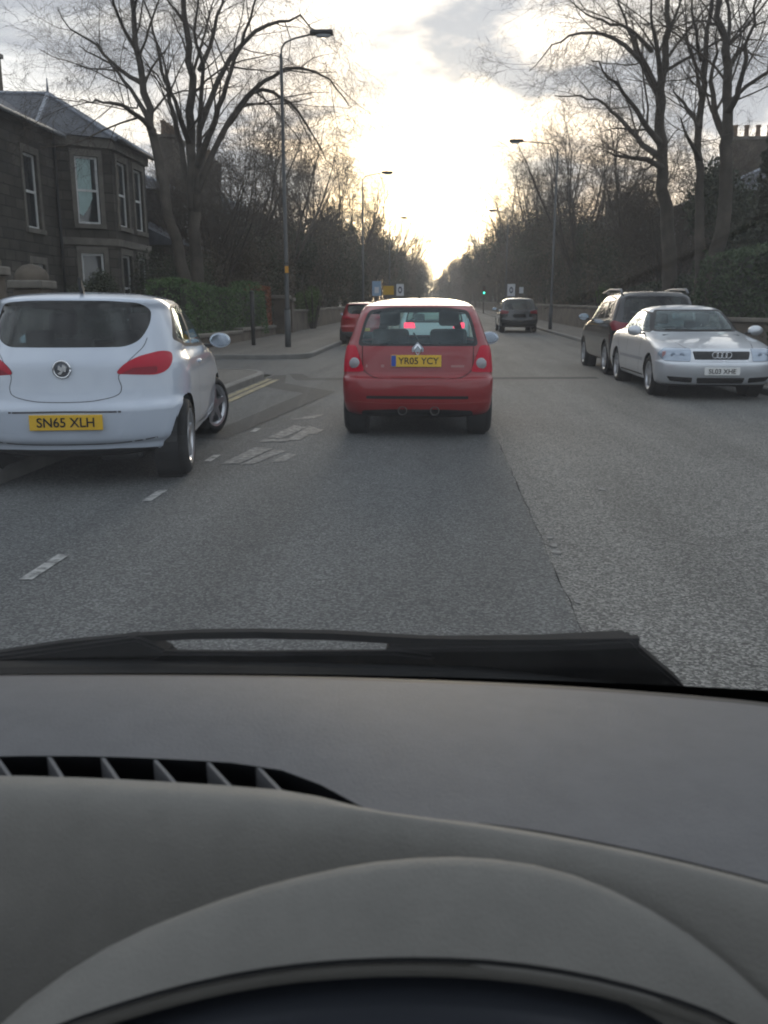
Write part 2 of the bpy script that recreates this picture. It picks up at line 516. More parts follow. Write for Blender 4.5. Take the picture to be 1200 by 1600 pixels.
# bay dashes beside the white car, worn lettering, yellow lines, trench patches
for y0, y1 in ((4.15, 4.62), (6.05, 6.44), (7.75, 8.12), (9.75, 10.05), (11.85, 12.1)):
    rect('bay_line', -2.155, -2.085, y0, y1, 0.005, WLINE)
lett = [[(-1.96, 7.62), (-1.80, 7.66), (-1.66, 8.55), (-1.86, 8.62)], [(-1.78, 7.60), (-1.66, 7.66), (-1.50, 8.40), (-1.63, 8.48)],
        [(-1.53, 7.75), (-1.40, 7.80), (-1.36, 8.2), (-1.46, 8.25)], [(-1.90, 8.98), (-1.60, 9.02), (-1.58, 9.2), (-1.88, 9.2)],
        [(-1.86, 9.3), (-1.70, 9.26), (-1.56, 10.2), (-1.74, 10.35)], [(-1.62, 9.1), (-1.48, 9.15), (-1.42, 10.1), (-1.55, 10.3)],
        [(-1.45, 9.6), (-1.36, 9.65), (-1.33, 10.0), (-1.42, 10.05)], [(-1.92, 10.85), (-1.60, 11.05), (-1.50, 11.5), (-1.62, 11.4)]]
for q in lett:
    patch('road_lettering', q, 0.005, WLETTER)
rect('yellow_line', -3.42, -3.30, 10.5, 17.2, 0.005, YLINE)
rect('yellow_line', -3.25, -3.13, 10.5, 17.0, 0.006, YLINE)
ys_ = [y for y in YS if 25.5 < y < 130]
for x in (-3.40, -3.21):
    vs, fs = [], []
    for y in ys_: vs += [(x, y, gz(y) + .006), (x + .09, y, gz(y) + .006)]
    tag(from_py('yellow_line', vs, [(2 * i, 2 * i + 1, 2 * i + 3, 2 * i + 2) for i in range(len(ys_) - 1)], YLINE), kind='structure')
patch('trench_patch', [(-2.62, 9.2), (-2.30, 9.15), (-1.75, 14.7), (-2.9, 16.3), (-3.2, 18.2), (-3.45, 18.2), (-3.4, 15.9), (-2.25, 14.4)], 0.003, PATCHM)
patch('trench_patch', [(-3.2, 18.5), (-2.8, 16.9), (3.2, 17.6), (3.2, 18.1), (-2.6, 17.5), (-2.9, 18.5)], 0.003, PATCHM)
SEAL = mat('bitumen seal', (0.035, 0.035, 0.036), 0.95, spec=.1, var=0.3, vscale=8)
rng = random.Random(5)
vs, fs = [], []
y = 2.2
while y < 9.4:
    x = 0.64 + rng.uniform(-.008, .008); w_ = rng.choice((.0005, .001, .002, .003, .005))
    vs += [(x - w_, y, .003), (x + w_, y, .003)]
    y += 0.18
tag(from_py('seam_crack', vs, [(2 * i, 2 * i + 1, 2 * i + 3, 2 * i + 2) for i in range(len(vs) // 2 - 1)], SEAL), kind='structure')
for (x, y, s) in ((.69, 4.85, .03), (.69, 5.0, .034), (.70, 5.2, .03), (.68, 3.98, .022), (1.28, 6.7, .034), (1.02, 7.25, .026)):
    pts = [(x + s * rng.uniform(.5, 1.1) * cos(a), y + 1.8 * s * rng.uniform(.5, 1.1) * sin(a)) for a in [i * pi / 4 for i in range(8)]]
    patch('paint_fleck', pts, 0.005, WLETTER)

# ------------------------------------------------------------------ houses
def panel(verts, faces, o, u, n, W, Hh, ops, depth=0.16):
    "wall sheet with openings and reveals: origin o, along u, outward normal n"
    xs = sorted({0, W} | {v for op in ops for v in (op[0], op[1])})
    zs = sorted({0, Hh} | {v for op in ops for v in (op[2], op[3])})
    P = lambda x, z, d=0: o + u * x + V((0, 0, z)) - n * d
    def q(*p):
        k = len(verts); verts.extend(p); faces.append((k, k + 1, k + 2, k + 3))
    for i in range(len(xs) - 1):
        for j in range(len(zs) - 1):
            mx, mz = (xs[i] + xs[i + 1]) / 2, (zs[j] + zs[j + 1]) / 2
            if any(a < mx < b and c < mz < d for a, b, c, d in ops): continue
            q(P(xs[i], zs[j]), P(xs[i + 1], zs[j]), P(xs[i + 1], zs[j + 1]), P(xs[i], zs[j + 1]))
    for a, b, c, d in ops:
        q(P(a, c), P(a, d), P(a, d, depth), P(a, c, depth)); q(P(b, c), P(b, c, depth), P(b, d, depth), P(b, d))
        q(P(a, c), P(a, c, depth), P(b, c, depth), P(b, c)); q(P(a, d), P(b, d), P(b, d, depth), P(a, d, depth))
WGLASS = mat('window glass', (0.03, 0.035, 0.038), 0.04, spec=0.9)
def obox(vs, fs, o, u, n, x0, x1, z0, z1, d0, d1):
    k = len(vs)
    for d in (d0, d1):
        for x, z in ((x0, z0), (x1, z0), (x1, z1), (x0, z1)):
            vs.append(o + u * x + V((0, 0, z)) + n * d)
    fs.extend([(k, k + 1, k + 2, k + 3), (k + 7, k + 6, k + 5, k + 4)] + [(k + i, k + 4 + i, k + 4 + (i + 1) % 4, k + (i + 1) % 4) for i in range(4)])
def wall_with_windows(root, p0, p1, z0, z1, ops, frame=WHITE, surround=STONE2, wm=HOUSEW, glassm=None):
    p0, p1 = V((*p0, z0)), V((*p1, z0))
    u = (p1 - p0); W = u.length; u.normalize()
    n = V((u.y, -u.x, 0))
    vs, fs = [], []
    panel(vs, fs, p0, u, n, W, z1 - z0, ops)
    from_py('wall', vs, fs, wm, root)
    for a, b, c, d in ops:
        vs, fs = [], []
        e, t = 0.07, 0.05
        for x0, x1, y0, y1 in ((a, a + e, c, d), (b - e, b, c, d), (a + e, b - e, c, c + e), (a + e, b - e, d - e, d), (a + e, b - e, (c + d) / 2 - .035, (c + d) / 2 + .035)):
            obox(vs, fs, p0, u, n, x0, x1, y0, y1, -0.14, -0.08)
        w = from_py('window', vs, fs, frame, root)
        vs, fs = [], []
        k = .11
        for x, z in ((a + .02, c + .02), (b - .02, c + .02), (b - .02, d - .02), (a + .02, d - .02)):
            vs.append(p0 + u * x + V((0, 0, z)) - n * k)
        from_py('pane', vs, [(0, 1, 2, 3)], glassm or WGLASS, w)
        vs, fs = [], []
        s = .14
        for x0, x1, y0, y1 in ((a - s, a, c, d), (b, b + s, c, d), (a - s, b + s, d, d + .2)):
            obox(vs, fs, p0, u, n, x0, x1, y0, y1, 0.003, 0.03)
        from_py('window_surround', vs, fs, surround, root)
        vs, fs = [], []
        obox(vs, fs, p0, u, n, a - s, b + s, c - .14, c, 0.003, 0.09)
        from_py('sill', vs, fs, surround, root)
def poly_roof(name, root, vs, fs, mt=SLATE): return from_py(name, vs, fs, mt, root)
def ridge_bar(root, a, b, r=.09, mt=LEAD, name='ridge_flashing'):
    t = TB(); t.tube([a, b], r, 6); return t.build(name, mt, root, False)
def chimney(root, x, y, z0, z1, wx, wy, pots, axis='y'):
    c = box('chimney', (x, y, (z0 + z1) / 2), (wx, wy, z1 - z0), STONE, root)
    box('cope', (x, y, z1 + .07), (wx + .16, wy + .16, .14), STONE2, c)
    for i in range(pots):
        o = (i - (pots - 1) / 2) * ((wy if axis == 'y' else wx) - .3) / max(pots - 1, 1)
        vs, fs = lathe([(.15, 0), (.13, .1), (.11, .5), (.14, .55), (.14, .62), (.09, .62)], 10, 'z')
        q = from_py('chimney_pot', vs, fs, POT, c, True)
        q.location = (x + (0 if axis == 'y' else o), y + (o if axis == 'y' else 0), z1 + .14)
    return c

def hip_house(label, x0, x1, y0, y1, eave, rise, chims, front_ops=(), side_ops=(), group=None, name='stone_house'):
    "hip-roofed stone block; x0 < x1, y0 < y1; windows on the side facing the road and on the near end"
    zg = gz((y0 + y1) / 2)
    r = empty(name, ((x0 + x1) / 2, (y0 + y1) / 2, zg))
    tag(r, label, 'house', group)
    cx_, cy_ = (x0 + x1) / 2, (y0 + y1) / 2
    L = lambda x, y: (x - cx_, y - cy_)
    left = x1 < 0
    if left:
        wall_with_windows(r, L(x1, y0), L(x1, y1), -.4, eave, front_ops)
        wall_with_windows(r, L(x0, y1), L(x0, y0), -.4, eave, [])
    else:
        wall_with_windows(r, L(x0, y1), L(x0, y0), -.4, eave, front_ops)
        wall_with_windows(r, L(x1, y0), L(x1, y1), -.4, eave, [])
    wall_with_windows(r, L(x0, y0), L(x1, y0), -.4, eave, side_ops)
    wall_with_windows(r, L(x1, y1), L(x0, y1), -.4, eave, [])
    o = .35
    a, b, c, d = [(*L(x, y), eave - .05) for x, y in ((x0 - o, y0 - o), (x1 + o, y0 - o), (x1 + o, y1 + o), (x0 - o, y1 + o))]
    h = (x1 - x0) / 2
    e, f = (0, L(0, y0 + h * .8)[1], eave + rise), (0, L(0, y1 - h * .8)[1], eave + rise)
    rf = from_py('roof', [a, b, c, d, e, f], [(0, 1, 4), (1, 2, 5, 4), (2, 3, 5), (3, 0, 4, 5), (3, 2, 1, 0)], SLATE, r)
    for p, q in ((a, e), (b, e), (c, f), (d, f), (e, f)):
        ridge_bar(rf, p, q, .07)
    for (x, y, z1, wx, wy, n, ax) in chims:
        chimney(r, *L(x, y), eave + .3, z1, wx, wy, n, ax)
    return r

# the villa with the canted two-storey bay at the left edge
HX, HY = -12.0, 26.0
villa = tag(empty('stone_villa', (HX, HY, gz(HY))), 'two-storey stone villa with canted bay and white sash windows behind the white car', 'house')
EV = 6.55
def lv(x, y): return (x - HX, y - HY)
ops_main = [(2.6, 3.5, 4.0, 6.1), (2.6, 3.5, .9, 3.0), (5.8, 6.7, 4.0, 6.1), (5.8, 6.8, .2, 2.9), (9.2, 10.1, 4.0, 6.1), (9.2, 10.1, .9, 3.0)]
wall_with_windows(villa, lv(-12, 16.5), lv(-12, 28.0), -.4, EV, ops_main)
bop = lambda w, m: [(m, w - m, 3.9, 6.15), (m, w - m, .75, 3.0)]
wall_with_windows(villa, lv(-12, 28.0), lv(-10.6, 29.0), -.4, EV, [(.55, 1.27, 4.35, 6.4), (.55, 1.27, 1.3, 3.45)])
wall_with_windows(villa, lv(-10.6, 29.0), lv(-10.6, 32.3), -.4, EV, [(.4, 1.3, 4.35, 6.4), (.4, 1.3, 1.3, 3.45), (2.0, 2.9, 4.35, 6.4), (2.0, 2.9, 1.3, 3.45)])
wall_with_windows(villa, lv(-10.6, 32.3), lv(-12, 33.3), -.4, EV, [(.5, 1.27, 4.35, 6.4), (.5, 1.27, 1.3, 3.45)])
wall_with_windows(villa, lv(-12, 33.3), lv(-12, 33.5), -.4, EV, [])
wall_with_windows(villa, lv(-12, 33.5), lv(-22, 33.5), -.4, EV, [])
wall_with_windows(villa, lv(-22, 16.5), lv(-12, 16.5), -.4, EV, [(6.6, 7.7, 3.9, 5.9)])
wall_with_windows(villa, lv(-22, 33.5), lv(-22, 16.5), -.4, EV, [])
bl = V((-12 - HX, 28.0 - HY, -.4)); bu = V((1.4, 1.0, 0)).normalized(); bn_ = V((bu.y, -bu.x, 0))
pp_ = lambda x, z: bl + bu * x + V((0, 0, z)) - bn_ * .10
from_py('pane_sky_reflection', [pp_(.63, 6.32), pp_(1.06, 6.32), pp_(1.06, 5.15), pp_(.95, 4.9), pp_(.74, 4.6), pp_(.63, 4.66)], [(0, 1, 2, 3, 4, 5)], mat('painted teal sky reflection', (.42, .56, .54), .6, var=.12, vscale=3), villa)  # sky reflection in the upper bay pane, painted as a pale teal sheet
# string course and cornice round the bay
for (z, h, o) in ((3.3, .22, .07), (EV - .28, .28, .12)):
    pts = [lv(-12, 28.0), lv(-10.6, 29.0), lv(-10.6, 32.3), lv(-12, 33.3)]
    vs, fs = [], []
    for i in range(3):
        a, b = V((*pts[i], z)), V((*pts[i + 1], z)); u = (b - a); W = u.length; u.normalize()
        obox(vs, fs, a, u, V((u.y, -u.x, 0)), -.03, W + .03, 0, h, .004, o)
    from_py('string_course' if z < 4 else 'cornice', vs, fs, STONE2, villa)
e = EV - .02
q = lambda x, y, z: (x - HX, y - HY, z)
main = [q(-11.75, 16.1, e), q(-11.75, 33.9, e), q(-22.3, 33.9, e), q(-22.3, 16.1, e), q(-17, 20.5, 9.4), q(-17, 29.5, 9.4)]
rf = poly_roof('roof', villa, main, [(0, 1, 5, 4), (1, 2, 5), (2, 3, 4, 5), (3, 0, 4)])
for a, b in ((0, 4), (1, 5), (4, 5)): ridge_bar(rf, main[a], main[b], .09)
bayr = [q(-12.4, 27.5, e + .03), q(-10.35, 28.85, e + .03), q(-10.35, 32.45, e + .03), q(-12.4, 33.9, e + .03), q(-13.2, 30.6, 8.3), q(-17, 30.6, 8.4), q(-14.6, 27.0, e + .6), q(-14.6, 34.3, e + .6)]
br = poly_roof('bay_roof', villa, bayr, [(0, 1, 4), (1, 2, 4), (2, 3, 4), (0, 4, 5, 6), (3, 7, 5, 4)])
for a, b in ((0, 4), (1, 4), (2, 4), (4, 5)): ridge_bar(br, bayr[a], bayr[b], .085)
t = TB(); t.tube([q(-11.62, 16, EV - .08), q(-11.62, 27.9, EV - .08)], .07, 6); t.build('gutter', LEAD, villa)
t = TB(); t.tube([q(-10.28, 28.9, EV - .04), q(-10.28, 32.4, EV - .04)], .07, 6); t.build('gutter', BLACK, villa)
t = TB(); t.tube([q(-11.9, 27.7, 0), q(-11.9, 27.7, EV)], .05, 6); t.build('downpipe', BLACK, villa)
t = TB(); t.tube([q(-13.2, 30.6, 8.2), q(-13.2, 30.6, 8.8)], [.06, .02], 6); t.build('finial', LEAD, villa)
chimney(villa, -17 - HX, 33.2 - HY, 7.2, 10.4, 1.0, 2.2, 4)
# low side wing beyond the villa with a small white window
ext = tag(empty('side_wing', (-11.6, 36.0, gz(36))), 'low stone side wing with one small white window beside the villa', 'outbuilding')
wall_with_windows(ext, (1.6, -2.3), (1.6, 2.3), -.4, 3.6, [])
wall_with_windows(ext, (-4, -2.3), (1.6, -2.3), -.4, 3.6, [(3.1, 4.7, 1.75, 2.45)])
wall_with_windows(ext, (1.6, 2.3), (-4, 2.3), -.4, 3.6, [])
from_py('roof', [(1.9, -2.6, 3.55), (1.9, 2.6, 3.55), (-4, 2.6, 3.55), (-4, -2.6, 3.55), (-1, -2.6, 4.9), (-1, 2.6, 4.9)], [(0, 1, 5, 4), (2, 3, 4, 5), (0, 4, 3), (1, 2, 5)], SLATE, ext)
fo = [(2 + 3.2 * i, 3 + 3.2 * i, z, z + 1.9) for i in range(3) for z in (1.2, 4.3)]
hip_house('dark stone house with tall chimney stacks behind the big bare trees', -23, -11.8, 39, 52.5, 6.2, 2.4,
          [(-13, 43.5, 8.9, .9, 2.0, 4, 'y'), (-13, 50.7, 9.0, .9, 1.8, 3, 'y')], fo, [(7, 8.2, 3.9, 5.6), (7, 8.2, 1, 3)], 'stone houses along the street')
hip_house('long dark roofed house beyond the chimney stacks', -24, -12, 57, 77, 7.0, 2.4, [], fo, [], 'stone houses along the street')
hip_house('far dark house half hidden by twiggy trees, street side with lamps', -24, -13, 84, 108, 7.2, 2.4, [], fo, [], 'stone houses along the street')
hip_house('stone house with a row of chimney pots behind the ivy-dark conifer', 12.8, 24, 43, 56, 6.4, 2.6, [(16.2, 48.8, 9.5, 2.6, .9, 5, 'x')], fo, [], 'stone houses along the street')
hip_house('dark house with pot-topped chimney among the bare crowns', 12.6, 23, 69, 84, 6.6, 2.2, [(15, 76, 9.3, 2.8, 1.0, 6, 'x')], fo, [], 'stone houses along the street')
hip_house('far dark house showing roof above the parked off-roader', 13, 24, 93, 116, 7.8, 2.8, [], fo, [], 'stone houses along the street')

# ------------------------------------------------------------------ garden walls, gate piers, hedges, shrubs
def garden_wall(label, x, y0, y1, h, th=.35, group='garden walls'):
    ym = (y0 + y1) / 2
    r = tag(empty('garden_wall', (x, ym, gz(ym))), label, 'wall', group)
    bm = bmesh.new(); n = max(2, int((y1 - y0) / 6))
    for i in range(n):
        a, b = y0 + (y1 - y0) * i / n, y0 + (y1 - y0) * (i + 1) / n
        box_bm(bm, (0, (a + b) / 2 - ym, gz((a + b) / 2) - gz(ym) + h / 2 - .1), (th, b - a, h + .2))
    from_bm('masonry', bm, STONE, r)
    bm = bmesh.new()
    for i in range(n):
        a, b = y0 + (y1 - y0) * i / n, y0 + (y1 - y0) * (i + 1) / n
        box_bm(bm, (0, (a + b) / 2 - ym, gz((a + b) / 2) - gz(ym) + h + .06), (th + .1, b - a - .01, .12), .03)
    from_bm('coping', bm, STONE2, r)
    return r
garden_wall('low stone garden wall behind the white car under gate piers', WL - .4, -5, 14.6, 1.1)
garden_wall('low pale stone wall below the clipped hedge left of the lamp post', WL, 24.6, 37.6, .42)
garden_wall('stone wall running back past the parked red car', WL + .2, 40.2, 90, 1.0)
garden_wall('distant stone wall in the left row of gardens', WL, 93, 200, 1.2)
garden_wall('stone wall under the tall dark hedge behind the silver saloon', WR, 12, 38.0, 1.0)
garden_wall('stone wall running back behind the dark off-roader', WR, 39.6, 100, 1.15)
garden_wall('distant stone wall in the right row of gardens', WR, 102, 220, 1.2)
def pier(label, x, y, h, w=.55, cap='dome'):
    r = tag(empty('gate_pier', (x, y, gz(y))), label, 'gate pier', 'stone gate piers')
    box('shaft', (0, 0, h / 2 - .1), (w, w, h + .2), STONE, r, .02)
    box('cap', (0, 0, h + .08), (w + .16, w + .16, .16), STONE2, r, .03)
    if cap == 'dome':
        vs, fs = lathe([(.32, 0), (.33, .08), (.27, .2), (.15, .29), (.0, .32)], 14, 'z')
        o = from_py('dome', vs, fs, STONE, r, True); o.location = (0, 0, h + .16)
    return r
pier('domed stone gate pier at the left edge above the white car roof', -8.1, 15.4, 1.95)
pier('second domed gate pier nearer the villa bay', -8.1, 17.3, 1.75)
pier('dark gate pier just beyond the tall lamp post', -6.9, 38.5, 1.6, .6, 'flat')
pier('dark gate pier farther along past the lamp post', -6.9, 40.0, 1.5, .5, 'flat')
pier('stone gate pier between the right lamp post and the dark off-roader', 7.6, 38.8, 1.7, .6, 'flat')

def leaves_mesh(name, pts, size, rng, mt):
    vs, fs = [], []
    for p in pts:
        s = size * rng.uniform(.6, 1.3)
        a = V((rng.gauss(0, 1), rng.gauss(0, 1), rng.gauss(0, 1))).normalized()
        b = a.orthogonal().normalized()
        b.rotate(M.Rotation(rng.uniform(0, 6.28), 3, a)) if False else None
        c = a.cross(b)
        k = len(vs)
        w = rng.uniform(0, 6.28)
        u = b * cos(w) + c * sin(w); w2 = c * cos(w) - b * sin(w)
        vs += [p - u * s, p + w2 * (s * .45), p + u * s, p - w2 * (s * .45)]
        fs.append((k, k + 1, k + 2, k + 3))
    me = bpy.data.meshes.new(name)
    me.from_pydata([tuple(v) for v in vs], [], fs)
    me.materials.append(mt)
    return me
def hedge(label, x0, x1, y0, y1, z0, z1, mt, seed, n, leaf=.05):
    rng = random.Random(seed)
    ym = (y0 + y1) / 2
    r = tag(empty('hedge', ((x0 + x1) / 2, ym, gz(ym))), label, 'hedge', 'garden hedges')
    hx, hy, hz = (x1 - x0) / 2, (y1 - y0) / 2, (z1 - z0)
    lump = [(rng.uniform(-hx, hx), rng.uniform(-hy, hy), rng.uniform(.4, 1.4), rng.uniform(-.10, .14)) for _ in range(int(hy * 5) + 6)]
    def bulge(x, y):
        return sum(a * math.exp(-((x - lx) ** 2 + (y - ly) ** 2) / s ** 2) for lx, ly, s, a in lump)
    pts = []
    for i in range(n):
        k = rng.random()
        ax, ay, az = hy * 2 * hz, hx * 2 * hz, hx * hy * 4
        tot = 2 * ax + 2 * ay + az
        k *= tot
        d = abs(rng.gauss(0, .06))
        y = rng.uniform(-hy, hy); x = rng.uniform(-hx, hx); z = rng.uniform(0, hz)
        if k < 2 * ax:
            s = 1 if k < ax else -1; b = bulge(s * hx, y + z * .6)
            p = V((s * (hx - d + b), y, z))
        elif k < 2 * ax + 2 * ay:
            s = 1 if k < 2 * ax + ay else -1
            p = V((x, s * (hy - d + bulge(x, s * hy)), z))
        else:
            p = V((x, y, hz - d + bulge(x, y)))
        pts.append(p + V((0, 0, z0)))
    me = leaves_mesh('foliage', pts, leaf, rng, mt)
    inst('foliage', me, r)
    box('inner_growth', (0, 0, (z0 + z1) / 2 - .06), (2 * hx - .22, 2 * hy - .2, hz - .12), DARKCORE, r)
    return r
hedge('clipped green hedge on the low wall left of the lamp post', -8.3, -7.25, 24.8, 36.4, .3, 1.95, HEDGE, 3, 14000)
hedge('rusty brown beech hedge end beside the lamp post', -8.1, -7.2, 36.6, 37.6, .3, 2.05, REDLEAF, 4, 2200)
hedge('tall dark green hedge behind the silver saloon', 7.6, 9.4, 13.5, 27.5, .4, 2.75, OLIVELEAF, 5, 22000, .06)
hedge('lower dark hedge between tall hedge and stone gate pier', 7.9, 9.2, 28, 38, .4, 2.1, DARKLEAF, 6, 10000, .06)

def shrub_mesh(seed, n, leaf, mt, rx, rz, lobes=9):
    rng = random.Random(seed)
    L = []
    for i in range(lobes):
        a = rng.uniform(0, 6.28); d = rng.uniform(.0, .62); h = rng.uniform(.22, .85)
        L.append((V((cos(a) * d * rx, sin(a) * d * rx, h * rz)), rng.uniform(.28, .5) * rx))
    pts = []
    while len(pts) < n:
        c, r = rng.choice(L)
        v = V((rng.gauss(0, 1), rng.gauss(0, 1), rng.gauss(0, 1))).normalized() * r * (rng.random() ** .4) * rng.uniform(.85, 1.12)
        v.z *= 1.15
        p = c + v
        if p.z > .02: pts.append(p)
    return leaves_mesh('foliage', pts, leaf, rng, mt)
stemt = TB()
for i in range(7):
    a = i * .9
    stemt.tube([(0.05 * cos(a), .05 * sin(a), -.1), (.25 * cos(a), .25 * sin(a), .8), (.55 * cos(a), .55 * sin(a), 1.8)], [.05, .04, .015], 5)
so = stemt.build('stems', BARK); STEMS = so.data; bpy.data.objects.remove(so)
SHR = {'dark': [shrub_mesh(11, 15000, .045, DARKLEAF, 1.7, 3.0, 12), shrub_mesh(12, 15000, .045, DARKLEAF, 1.5, 3.4, 10)],
       'brown': [shrub_mesh(13, 14000, .04, BROWNLEAF, 1.8, 2.8, 14), shrub_mesh(14, 14000, .04, BROWNLEAF, 1.6, 3.2, 12)],
       'lime': [shrub_mesh(15, 6000, .05, LIMELEAF, 1.0, 1.8, 6)],
       'cone': []}
rng = random.Random(77)
pts = []
while len(pts) < 22000:
    h = rng.random() ** 1.25; a = rng.uniform(0, 6.28)
    rr = (1 - h) ** .62 * (1.0 + .16 * sin(5 * a + h * 9) + .12 * sin(23 * h)) * rng.uniform(.72, 1.05)
    pts.append(V((cos(a) * rr * 1.6, sin(a) * rr * 1.6, h * 8.0)))
SHR['cone'].append(leaves_mesh('foliage', pts, .09, rng, DARKLEAF))
def shrub(label, kind, i, x, y, s=1.0, sz=1.0, group=None, name='garden_shrub', cat='shrub'):
    r = tag(empty(name, (x, y, gz(y)), (x * 7 + y * 3) % 6.28), label, cat, group)
    r.scale = (s, s, s * sz)
    inst('foliage', SHR[kind][i], r)
    inst('stems', STEMS, r)
    return r
shrub('tall dark conifer behind the twin trunks on the right', 'cone', 0, 11.0, 28.5, 1.25, .95, None, 'conifer', 'tree')
shrub('dark conifer at the right edge beside the chimney-pot house', 'cone', 0, 13.0, 26.0, 1.2, .8, None, 'conifer', 'tree')
shrub('dark holly filling the gap left of the right-hand trunks', 'dark', 1, 10.6, 34.0, 1.7, 1.3)
LS = [(-9.2, 39.5, 'brown', 0, 1.35, 1.25), (-9.0, 43.5, 'dark', 0, 1.3, 1.25), (-9.3, 48, 'brown', 1, 1.55, 1.35), (-8.8, 53, 'dark', 1, 1.5, 1.3), (-9.0, 59, 'brown', 0, 1.7, 1.5),
      (-8.9, 66, 'dark', 0, 1.7, 1.5), (-9.0, 74, 'brown', 1, 1.8, 1.5), (-8.8, 83, 'dark', 1, 1.9, 1.5), (-8.8, 94, 'brown', 0, 2.0, 1.5), (-8.6, 106, 'dark', 0, 2.1, 1.5), (-8.5, 122, 'brown', 1, 2.3, 1.5),
      (-9.4, 30.5, 'dark', 0, 1.0, 1.05), (-9.6, 34.2, 'brown', 0, 1.15, 1.15), (-9.2, 22.9, 'dark', 1, .9, .85), (-9.8, 21.5, 'brown', 1, .8, .7)]
RS = [(9.6, 41, 'brown', 0, 1.4, 1.25), (9.8, 45, 'dark', 0, 1.3, 1.2), (9.9, 50, 'brown', 1, 1.7, 1.4), (9.4, 56, 'dark', 1, 1.6, 1.3), (9.5, 63, 'brown', 0, 1.9, 1.5), (9.4, 71, 'dark', 0, 1.9, 1.5),
      (9.3, 80, 'brown', 1, 2.0, 1.6), (9.3, 91, 'dark', 1, 2.0, 1.6), (9.2, 104, 'brown', 0, 2.2, 1.6), (9.2, 120, 'dark', 0, 2.4, 1.6), (9.0, 140, 'brown', 1, 2.5, 1.6)]
words = {'dark': 'dark evergreen shrub', 'brown': 'brown twiggy winter shrub'}
for side, LST in (('left', LS), ('right', RS)):
    for k, (x, y, kd, i, s, szz) in enumerate(LST):
        if y < 36: where = {30.5: 'over the middle of the clipped hedge', 34.2: 'over the far end of the clipped hedge', 22.9: 'under the villa bay window', 21.5: 'by the second gate pier'}[y]
        else: where = f'in the {side} row of gardens, ' + ['first beyond the gate pier', 'second beyond the gate pier', 'third along', 'fourth along', 'fifth along', 'sixth along', 'seventh along', 'eighth along', 'ninth along', 'tenth along', 'last of the row'][k]
        shrub(f'{words[kd]} {where}', kd, i, x, y, s, szz, f'garden shrubs on the {side}')
for k, (x, y, kd, i, s_, z_) in enumerate([(-7.6, 140, 'dark', 0, 2.4, 1.3), (-7.2, 162, 'brown', 1, 2.6, 1.3), (-7.0, 188, 'dark', 1, 2.7, 1.3), (-6.8, 218, 'brown', 0, 2.8, 1.4), (-6.6, 250, 'dark', 0, 2.9, 1.4), (-6.2, 285, 'brown', 1, 3.0, 1.4)]):
    shrub(f'far tall {words[kd]} in the left row, {["first", "second", "third", "fourth", "fifth", "sixth"][k]} past the nearer gardens', kd, i, x, y, s_, z_, 'far shrubs on the left')
for k, (x, y, kd, i, s_, z_) in enumerate([(8.2, 160, 'dark', 0, 2.6, 1.4), (7.6, 185, 'brown', 1, 2.7, 1.4), (7.0, 212, 'dark', 1, 2.8, 1.5), (6.2, 240, 'brown', 0, 2.9, 1.5), (5.2, 268, 'dark', 0, 3.0, 1.5), (3.4, 296, 'brown', 1, 3.0, 1.5), (.8, 318, 'dark', 1, 2.8, 1.3)]):
    shrub(f'far tall {words[kd]} in the right row, {["first", "second", "third", "fourth", "fifth", "sixth", "seventh"][k]} past the nearer gardens', kd, i, x, y, s_, z_, 'far shrubs on the right')
shrub('fresh green bush behind the parked red car roof', 'lime', 0, -6.6, 46, 1.15, 1.05)
shrub('yellow-green bush beside the right lamp post', 'lime', 0, 8.6, 47, 1.3, 1.0)

# ------------------------------------------------------------------ lamps, posts, signs
def street_lamp(label, x, y, h, arm, rz=0.0, tagbox=None):
    r = tag(empty('street_lamp', (x, y, gz(y)), rz), label, 'lamp post', 'street lamps')
    t = TB(); t.tube([(0, 0, -.2), (0, 0, 1.25)], .095, 10); t.build('base_column', STEEL, r)
    t = TB(); t.tube([(0, 0, 1.25), (0, 0, 1.32), (0, 0, h - .25)], [.09, .065, .045], 10); t.build('column', STEEL, r)
    t = TB(); t.tube([(0, 0, h - .3), (.02, 0, h - .1), (.12, 0, h + .05), (.4, 0, h + .16), (arm - .25, 0, h + .27)], .028, 8); t.build('arm', STEEL, r)
    box('lantern', (arm, 0, h + .30), (.68, .26, .13), BLACK, r, .05)
    vs, fs = lathe([(.0, -.07), (.09, -.06), (.12, 0)], 12, 'z')
    o = from_py('bowl', vs, fs, CLEARLENS, r, True); o.location = (arm + .05, 0, h + .235); o.scale = (2, 1, 1)
    if tagbox:
        box('notice', (.03, -.1, 2.45), (.11, .02, .2), tagbox, r)
        t = TB(); t.tube([(0, 0, 2.62), (0, 0, 2.66)], .075, 10); t.build('strap', BLACK, r)
    return r
ORANGE = mat('orange notice', (0.60, 0.28, 0.03), .5)
street_lamp('tall grey street lamp with arm over the road beside the hedge', -4.72, 27.3, 8.75, 1.2, 0, ORANGE)
street_lamp('second street lamp on the left, head against the bright sky', -4.75, 55.0, 8.7, 1.5)
street_lamp('third street lamp on the left, far down the street', -4.75, 84, 8.7, 1.3)
street_lamp('street lamp on the right pavement behind the far dark car', 5.6, 45.2, 8.75, 2.0, pi)
street_lamp('far street lamp in the right row', 5.7, 78, 8.7, 1.3, pi)
def post(label, x, y, h, r0, mt=STEEL):
    r = tag(empty('bollard', (x, y, gz(y))), label, 'bollard')
    t = TB(); t.tube([(0, 0, -.1), (0, 0, h)], r0, 8); t.build('shaft', mt, r)
    vs, fs = lathe([(r0 + .012, 0), (r0 + .012, .05), (r0 * .5, .09), (0, .1)], 10, 'z')
    o = from_py('cap', vs, fs, mt, r, True); o.location = (0, 0, h)
    return r
post('slim dark post in front of the clipped hedge', -6.05, 28.4, 1.75, .07, BLACK)
